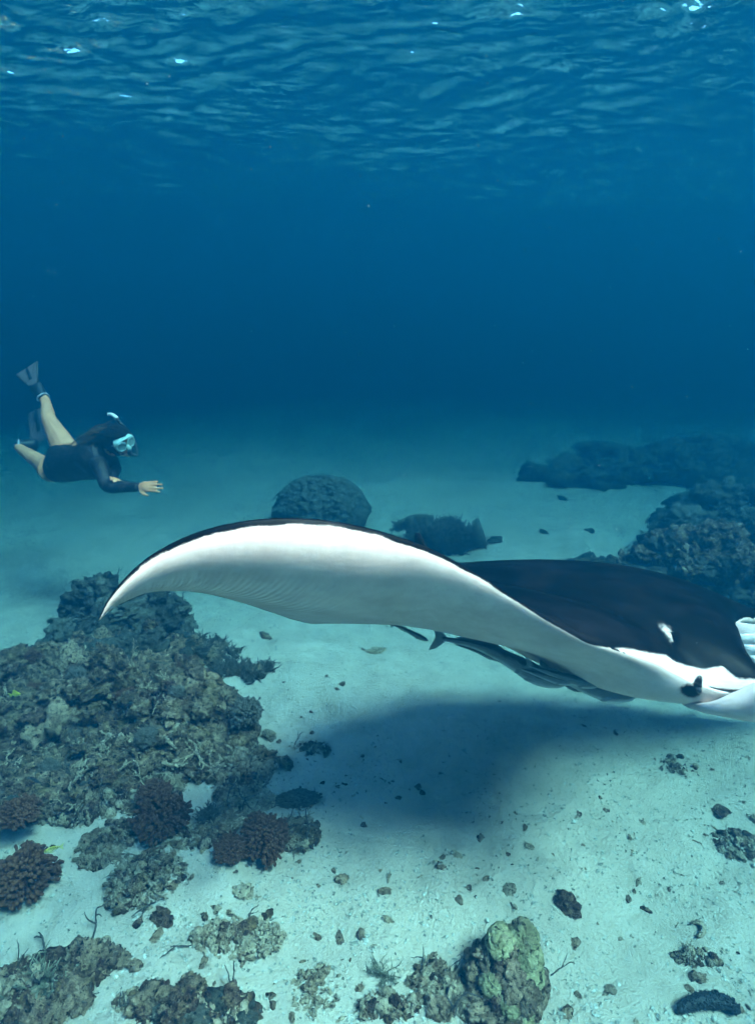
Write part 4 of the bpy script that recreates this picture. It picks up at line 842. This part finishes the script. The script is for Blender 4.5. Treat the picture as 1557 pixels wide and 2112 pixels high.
# ================================================================== SNORKELLER
def build_person():
    base = np.array(P(165, 955, 4.85)); root = empty('person', base)
    tag(root, 'snorkeller in dark long-sleeved swimsuit, fins and pale blue mask, arm stretched towards the manta', 'person')
    def part(nm, me, par=root):
        o = obj(nm, me, par); o.matrix_parent_inverse = Matrix.Translation(-Vector(base)) if par is root else Matrix.Identity(4); return o
    Z = lambda x, y, d: np.array(P(x / 3.8925, 700 + y / 3.8925, d))        # bearings read from the enlarged view
    def remesh(mb, voxel, smooth, name, mat):
        me = mb.build(name + '_raw', None); o = obj('tmp', me); md = o.modifiers.new('r', 'REMESH'); md.mode = 'VOXEL'; md.voxel_size = voxel
        ms = o.modifiers.new('s', 'SMOOTH'); ms.factor = 0.5; ms.iterations = smooth
        dg = bpy.context.evaluated_depsgraph_get(); me2 = bpy.data.meshes.new_from_object(o.evaluated_get(dg)); me2.name = name
        bpy.data.objects.remove(o); me2.materials.clear(); me2.materials.append(mat)
        for q in me2.polygons: q.use_smooth = True
        return me2
    def limb(mb, pts, rads, n=14, k=14):
        c = crom(np.array(pts), n); rr = np.interp(np.linspace(0, 1, n), np.linspace(0, 1, len(rads)), rads); mb.tube(c, list(rr), k)
    def ell(mb, c, axes, rad):
        v, f = ICO[4]; A = np.array(axes); mb.add((v * np.array(rad)) @ A + c, f)
    # frame of the head
    F = np.array([.78, -.55, -.26]); F /= np.linalg.norm(F); E = np.array([.62, .66, .33]); E -= F * (E @ F); E /= np.linalg.norm(E); U = np.cross(E, F); U = U if U[2] > 0 else -U
    HC = Z(958, 815, 4.62); HA = [E, F, U]
    pel, wai, che, nek = Z(480, 1000, 4.97), Z(610, 1000, 4.87), Z(770, 965, 4.75), Z(885, 885, 4.66)
    torso = [pel - np.array([.05, 0, -.01]), pel, wai, che, Z(850, 925, 4.69)]
    def torso_tube(mb, g):
        c = crom(np.array(torso), 16); a = np.interp(np.linspace(0, 1, 16), [0, .25, .5, .75, 1], [.11, .125, .105, .125, .09]); b = np.interp(np.linspace(0, 1, 16), [0, .25, .5, .75, 1], [.13, .165, .135, .165, .12])
        mb.tube(c, [0] * 16, 22, squash=[(x + g, y + g) for x, y in zip(a, b)], up=(0.1, -0.45, 1))
    sh_n, el_n, wr_n = Z(800, 1010, 4.62), Z(868, 1180, 4.52), Z(1108, 1186, 4.43)
    sh_f, el_f, wr_f = Z(840, 900, 4.86), Z(925, 1030, 4.76), Z(905, 1118, 4.60)
    armN = ([sh_n + (che - sh_n) * .4, sh_n, (sh_n + el_n) / 2, el_n, (el_n * .45 + wr_n * .55), wr_n], [.062, .060, .050, .045, .041, .029])
    armF = ([sh_f + (che - sh_f) * .4, sh_f, (sh_f + el_f) / 2, el_f, (el_f + wr_f) / 2, wr_f], [.060, .058, .050, .044, .040, .028])
    hipU, knU, anU = Z(540, 905, 5.05), Z(402, 655, 5.26), Z(368, 498, 5.36)
    hipL, knL, anL = Z(425, 1040, 4.98), Z(352, 1005, 5.14), Z(172, 882, 5.38)
    # --- body: one skin
    mb = MB(); torso_tube(mb, -.012)
    limb(mb, [hipU, (hipU * .55 + knU * .45), knU, (knU * .6 + anU * .4), anU, Z(345, 455, 5.37)], [.105, .090, .060, .056, .040, .034], 18)
    limb(mb, [hipL, (hipL * .55 + knL * .45), knL, (knL * .6 + anL * .4), anL, Z(150, 862, 5.41)], [.112, .100, .070, .062, .040, .034], 18)
    for a_, r_ in (armN, armF): limb(mb, a_, [q - .008 for q in r_], 16)
    limb(mb, [che * .5 + nek * .5, nek, HC - U * .06], [.075, .056, .054], 8)
    ell(mb, HC, HA, (.073, .090, .108)); ell(mb, HC + F * .040 - U * .055, HA, (.055, .052, .058)); ell(mb, HC + F * .072 - U * .095, HA, (.026, .022, .022))     # skull, face, chin
    ell(mb, HC + F * .098 - U * .022, HA, (.013, .020, .024)); ell(mb, HC + F * .086 - U * .064, HA, (.024, .012, .010))                                  # nose, lips
    for s in (-1, 1): ell(mb, HC + E * s * .075 - F * .005 - U * .02, HA, (.010, .018, .030))                                                             # ears
    def hand(mb, wr, tip, side_, up_, spread_=1.0, curl=0.02):
        d = tip - wr; ln = np.linalg.norm(d); d = d / ln; s = side_ - d * (side_ @ d); s /= np.linalg.norm(s); u = np.cross(s, d); u = u if u @ up_ > 0 else -u
        pc = wr + d * ln * .28
        v, f = ICO[3]; mb.add((v * np.array([ln * .27, ln * .20, ln * .075])) @ np.array([d, s, u]) + pc, f)
        for k, (o_, l_) in enumerate(((-.145, .80), (-.05, .96), (.05, 1.0), (.145, .90))):
            p0 = wr + d * ln * .40 + s * o_ * ln; fan = s * o_ * .55 * spread_; L_ = (l_ - .40) * ln
            pts = [p0, p0 + (d + fan) * L_ * .45, p0 + (d + fan * 1.1) * L_ * .75 - u * curl * L_ * 1.2, p0 + (d + fan * 1.1) * L_ - u * curl * L_ * 4]; mb.tube(crom(np.array(pts), 8), list(np.linspace(.0105, .0072, 8)), 8)
        p0 = wr + d * ln * .14 + s * ln * .15; pts = [p0, p0 + (d * .55 + s * .5) * ln * .2, p0 + (d * .8 + s * .42) * ln * .38 - u * .004]; mb.tube(crom(np.array(pts), 7), list(np.linspace(.0135, .0085, 7)), 8)
    hand(mb, wr_n, Z(1308, 1178, 4.37), np.array([0.0, -.45, -1.0]), np.array([0, -1.0, .5]))
    hand(mb, wr_f, Z(935, 1118, 4.46), np.array([1.0, 0.0, -.3]), np.array([0, 0, 1.0]), .5, .08)
    m = NT('skin'); p_ = m.coord('Object'); c = m.ramp(m.noise(p_, 14, 4), [(.35, (.56, .20, .10)), (.65, (.68, .275, .145))])
    m.pbr(c, .55, m.bump(m.noise(p_, 220, 2), .15, .002), .35, **{'Subsurface_Weight': 0.0}); part('body', remesh(mb, .0055, 4, 'body', m.m))
    # --- swimsuit
    mb = MB(); torso_tube(mb, .004)
    for a_, r_ in (armN, armF): limb(mb, a_, [q + .004 for q in r_], 16)
    ell(mb, hipU * .80 + pel * .2, np.eye(3), (.100, .11, .095)); ell(mb, hipL * .55 + pel * .45, np.eye(3), (.085, .12, .125)); limb(mb, [che * .5 + nek * .5, nek], [.088, .066], 5)
    m = NT('swimsuit'); p_ = m.coord('Object'); c = m.ramp(m.noise(p_, 9, 4, .6, .8), [(.40, (.001, .001, .002)), (.54, (.003, .003, .005)), (.66, (.030, .024, .030))])
    m.pbr(c, .6, m.bump(m.math('ADD', m.noise(p_, 26, 3, .5, .6), m.math('MULTIPLY', m.noise(p_, 400, 2), .1)), .5, .012), .3); part('swimsuit', remesh(mb, .0065, 5, 'swimsuit', m.m))
    # --- hair
    m = NT('hair'); t = m.attr('tip'); m.pbr(m.mix(m.maprange(t, .25, .95), (.004, .0025, .002), (.20, .10, .045)), .75, None, .1)
    r = np.random.default_rng(4); mb = MB(); v, f = ICO[4]
    cap = v * np.array([.086, .104, .122]); dn = cap @ np.array([[0, 0, 0], [0, 1, 0], [0, 0, 1]])
    keep = (v[:, 1] < .52) | (v[:, 2] > .55); vi = np.where(keep)[0]; mp = -np.ones(len(v), int); mp[vi] = np.arange(len(vi))
    w_ = (cap[vi] * (1 + .05 * fbm(v[vi] * 7, 3, 3))[:, None]) @ np.array(HA) + HC; fs = [tuple(mp[q]) for q in f if keep[q].all()]; mb.add(w_, fs, .0)
    for k in range(300):
        a = r.uniform(-1, 1); b = r.uniform(-.7, .9); st = HC + (E * .078 * a + U * .108 * b - F * .085 * math.sqrt(max(0, 1 - .5 * a * a - .5 * b * b)))
        L_ = r.uniform(.6, 1.35); en = st + (Z(640, 850, 4.86) - Z(850, 760, 4.68)) * L_ + r.normal(size=3) * np.array([.03, .05, .035]) - np.array([0, 0, .03 * L_])
        md = st * .5 + en * .5 + np.array([0, 0, .03]) + r.normal(size=3) * .018
        pts = crom(np.array([st, st * .8 + md * .2 - F * .012, md, en]), 12); rr = np.linspace(.0075, .0012, 12) * r.uniform(.6, 1.2)
        mb.tube(pts, list(rr), 5, val=np.concatenate([np.repeat(np.linspace(0, 1, 12), 5) * r.uniform(.5, 1.1), [0, .8]]))
    for k in range(520):                                                                            # strands combed over the skull and streaming behind
        a = r.uniform(-1, 1); b = r.uniform(-.25, 1.0); nrm_ = E * a * .95 + U * b + F * r.uniform(-.6, .45); nrm_ /= np.linalg.norm(nrm_)
        loc_ = np.array([nrm_ @ E * .088, nrm_ @ F * .106, nrm_ @ U * .124]) * r.uniform(1.0, 1.05); st = loc_ @ np.array(HA) + HC
        bk = HC - F * .112 + E * a * .06 + U * r.uniform(-.06, .05); mdp = (st + bk) / 2; mdp = HC + (mdp - HC) / np.linalg.norm(mdp - HC) * .122
        en = bk + (Z(640, 850, 4.86) - Z(850, 760, 4.68)) * r.uniform(.35, 1.15) + r.normal(size=3) * np.array([.03, .05, .04])
        pts = crom(np.array([st, mdp, bk, bk * .5 + en * .5 + r.normal(size=3) * .02, en]), 14); mb.tube(pts, list(np.linspace(.0048, .0010, 14) * r.uniform(.7, 1.3)), 4, val=np.concatenate([np.repeat(np.linspace(0, 1, 14), 4) * r.uniform(.4, 1.1), [0, .8]]))
    for k in range(60):                                                                             # strands lying along the back
        st = HC - F * .08 + E * r.uniform(-.06, .06) - U * r.uniform(-.05, .06); en = Z(r.uniform(640, 760), r.uniform(830, 905), 4.78) + r.normal(size=3) * .02
        pts = crom(np.array([st, st * .6 + en * .4 + np.array([0, -.02, .02]) + r.normal(size=3) * .012, en]), 10); mb.tube(pts, list(np.linspace(.007, .0015, 10)), 5, val=np.concatenate([np.repeat(np.linspace(0, .8, 10), 5), [0, .6]]))
    part('hair', mb.build('hair', m.m, attrname='tip'))
    # --- mask: frame, two lenses, nose pocket, strap
    mt = NT('mask_silicone'); mt.pbr((.25, .40, .41), .45, None, .45); ml = NT('mask_lens'); ml.pbr((.15, .23, .24), .2, None, .6); mk = NT('mask_strap'); mk.pbr((.55, .50, .56), .5)
    mc = HC + F * .098 + U * .018
    def ring(scale_e, scale_u, off, pw=2.6, n=40):
        th = np.linspace(0, 2 * np.pi, n, endpoint=False); c, s = np.cos(th), np.sin(th); e = np.sign(c) * np.abs(c) ** (2 / pw) * scale_e; u = np.sign(s) * np.abs(s) ** (2 / pw) * scale_u
        notch = np.exp(-(e / .020) ** 2) * (s < 0) * .030
        return np.stack([e, np.full(n, off) - np.abs(e) ** 2 * 3.0, u + notch], -1) @ np.array(HA) + mc
    rows = [ring(.072, .050, -.055), ring(.080, .052, -.025), ring(.084, .050, .000), ring(.083, .049, .010), ring(.076, .043, .012), ring(.075, .042, .004)]
    mask = part('mask', grid_mesh('mask', np.array(rows), mt.m, wrap_v=True))
    for s in (-1, 1):
        th = np.linspace(0, 2 * np.pi, 24, endpoint=False); rr = [0.02, .6, 1.0]; V = []
        for q in rr: e = np.cos(th) * .033 * q + s * .040; u = np.sin(th) * .034 * q - .002 + .004 * np.cos(th) * s; V.append(np.stack([e, .010 - e ** 2 * 3.0, u], -1) @ np.array(HA) + mc)
        for off in (-.006,): V += [v_ + F * off for v_ in V[::-1]]
        le = part('lens', grid_mesh('lens', np.array(V), ml.m, wrap_v=True), mask)
        mb = MB(); e = np.cos(th) * .034 + s * .040; u = np.sin(th) * .035 - .002; pt = np.stack([e, .012 - e ** 2 * 3.0, u], -1) @ np.array(HA) + mc; mb.tube(np.concatenate([pt, pt[:2]]), [.0045] * 26, 6, up=F); part('lens_rim', mb.build('lens_rim', mt.m), mask)
    mb = MB(); mb.tube([mc - U * .010 + F * .004, mc - U * .032 + F * .018, mc - U * .052 + F * .012], [.012, .020, .017], 10); part('nose_pocket', mb.build('nose_pocket', mt.m), mask)
    for o in mask.children: o.matrix_parent_inverse = Matrix.Identity(4)
    th = np.linspace(-2.35, 2.35, 30) + math.pi; pt = np.stack([np.sin(th) * -.088, np.cos(th) * .108 + .0, np.full(30, .022)], -1) @ np.array(HA) + HC
    mb = MB(); mb.tube(pt, [0] * 30, 8, squash=[(.004, .014)] * 30, up=U); o = part('strap', mb.build('strap', mk.m), mask)
    # --- snorkel
    mtube = NT('snorkel_tube'); mtube.pbr((.005, .006, .008), .4); mtip = NT('snorkel_tip'); mtip.pbr((.5, .5, .53), .4)
    mouth = HC + F * .105 - U * .070; sd = HC + E * .105 + F * .02
    tip = Z(942, 636, 4.70)
    path = crom(np.array([mouth, mouth + F * .035 - U * .02 + E * .03, HC + F * .045 + E * .092 - U * .06, HC + E * .10 - F * .01 + U * .03, HC + E * .08 - F * .05 + U * .10, tip]), 26)
    mb = MB(); mb.tube(path, [.012] * 26, 10); sn = part('snorkel', mb.build('snorkel', mtube.m))
    mb = MB(); tp = crom(np.array([tip, Z(925, 618, 4.70), Z(895, 602, 4.70), Z(866, 604, 4.70)]), 10); mb.tube(tp, list(np.linspace(.016, .011, 10)), 10); part('snorkel_tip', mb.build('snorkel_tip', mtip.m), sn)
    mb = MB(); mb.tube([mouth - F * .015, mouth + F * .02], [.020, .015], 10); part('mouthpiece', mb.build('mouthpiece', mtube.m), sn)
    # --- fins: foot pocket, blade, ribs, strap
    mrub = NT('fin_rubber'); mrub.pbr((.003, .003, .004), .5); mbl = NT('fin_blade'); mbl.pbr(mbl.ramp(mbl.noise(mbl.coord(), 30, 3), [(.35, (.075, .055, .06)), (.65, (.11, .082, .088))]), .5); mstp = NT('fin_strap'); mstp.pbr((.42, .41, .48), .5)
    def flipper(ank, toe, b0l, b0r, b1l, b1r):
        mb = MB(); mb.tube(crom(np.array([ank, ank * .5 + toe * .5, toe]), 10), [0] * 10, 14, squash=[(x, y) for x, y in zip(np.linspace(.044, .060, 10), np.linspace(.048, .032, 10))], up=(0, -1, .3)); fin = part('fin', mb.build('fin', mrub.m))
        V = []; n_ = np.cross(b1l - b0l, b0r - b0l); n_ /= np.linalg.norm(n_)
        for i in range(12):
            w_ = i / 11; a = b0l * (1 - w_) + b1l * w_; b = b0r * (1 - w_) + b1r * w_; bend = n_ * .035 * w_ * w_
            V.append(np.array([a * (1 - q) + b * q + bend + n_ * .003 for q in np.linspace(0, 1, 9)] + [a * (1 - q) + b * q + bend - n_ * .003 for q in np.linspace(1, 0, 9)]))
        part('blade', grid_mesh('blade', np.array(V), mbl.m, wrap_v=True), fin)
        for (q, rr_, e_) in ((0.0, .009, 1.0), (1.0, .009, 1.0), (.5, .020, .88)):
            mb = MB(); pts = [b0l * (1 - w_) * (1 - q) + b1l * w_ * (1 - q) + b0r * (1 - w_) * q + b1r * w_ * q + n_ * .035 * w_ * w_ for w_ in np.linspace(0.0 if q != .5 else .3, e_ if q != .5 else 1.0, 8)]; mb.tube(pts, [0] * 8, 8, squash=[(rr_, .007)] * 8, up=n_); part('rib', mb.build('rib', mrub.m), fin)
        mb = MB(); d = toe - ank; d /= np.linalg.norm(d); s = np.cross(d, (0, -1, .3)); s /= np.linalg.norm(s); u = np.cross(s, d); th = np.linspace(0, 2 * np.pi, 20); pt = [ank + d * .005 + s * math.cos(q) * .050 + u * math.sin(q) * .054 for q in th]; mb.tube(pt, [.007] * 20, 6); part('strap', mb.build('strap', mstp.m), fin)
    flipper(Z(352, 470, 5.37), Z(290, 375, 5.40), Z(235, 375, 5.41), Z(310, 350, 5.40), Z(108, 275, 5.44), Z(285, 165, 5.42))
    flipper(Z(150, 850, 5.43), Z(300, 848, 5.50), Z(258, 840, 5.50), Z(400, 800, 5.52), Z(215, 580, 5.60), Z(345, 520, 5.60))
build_person()
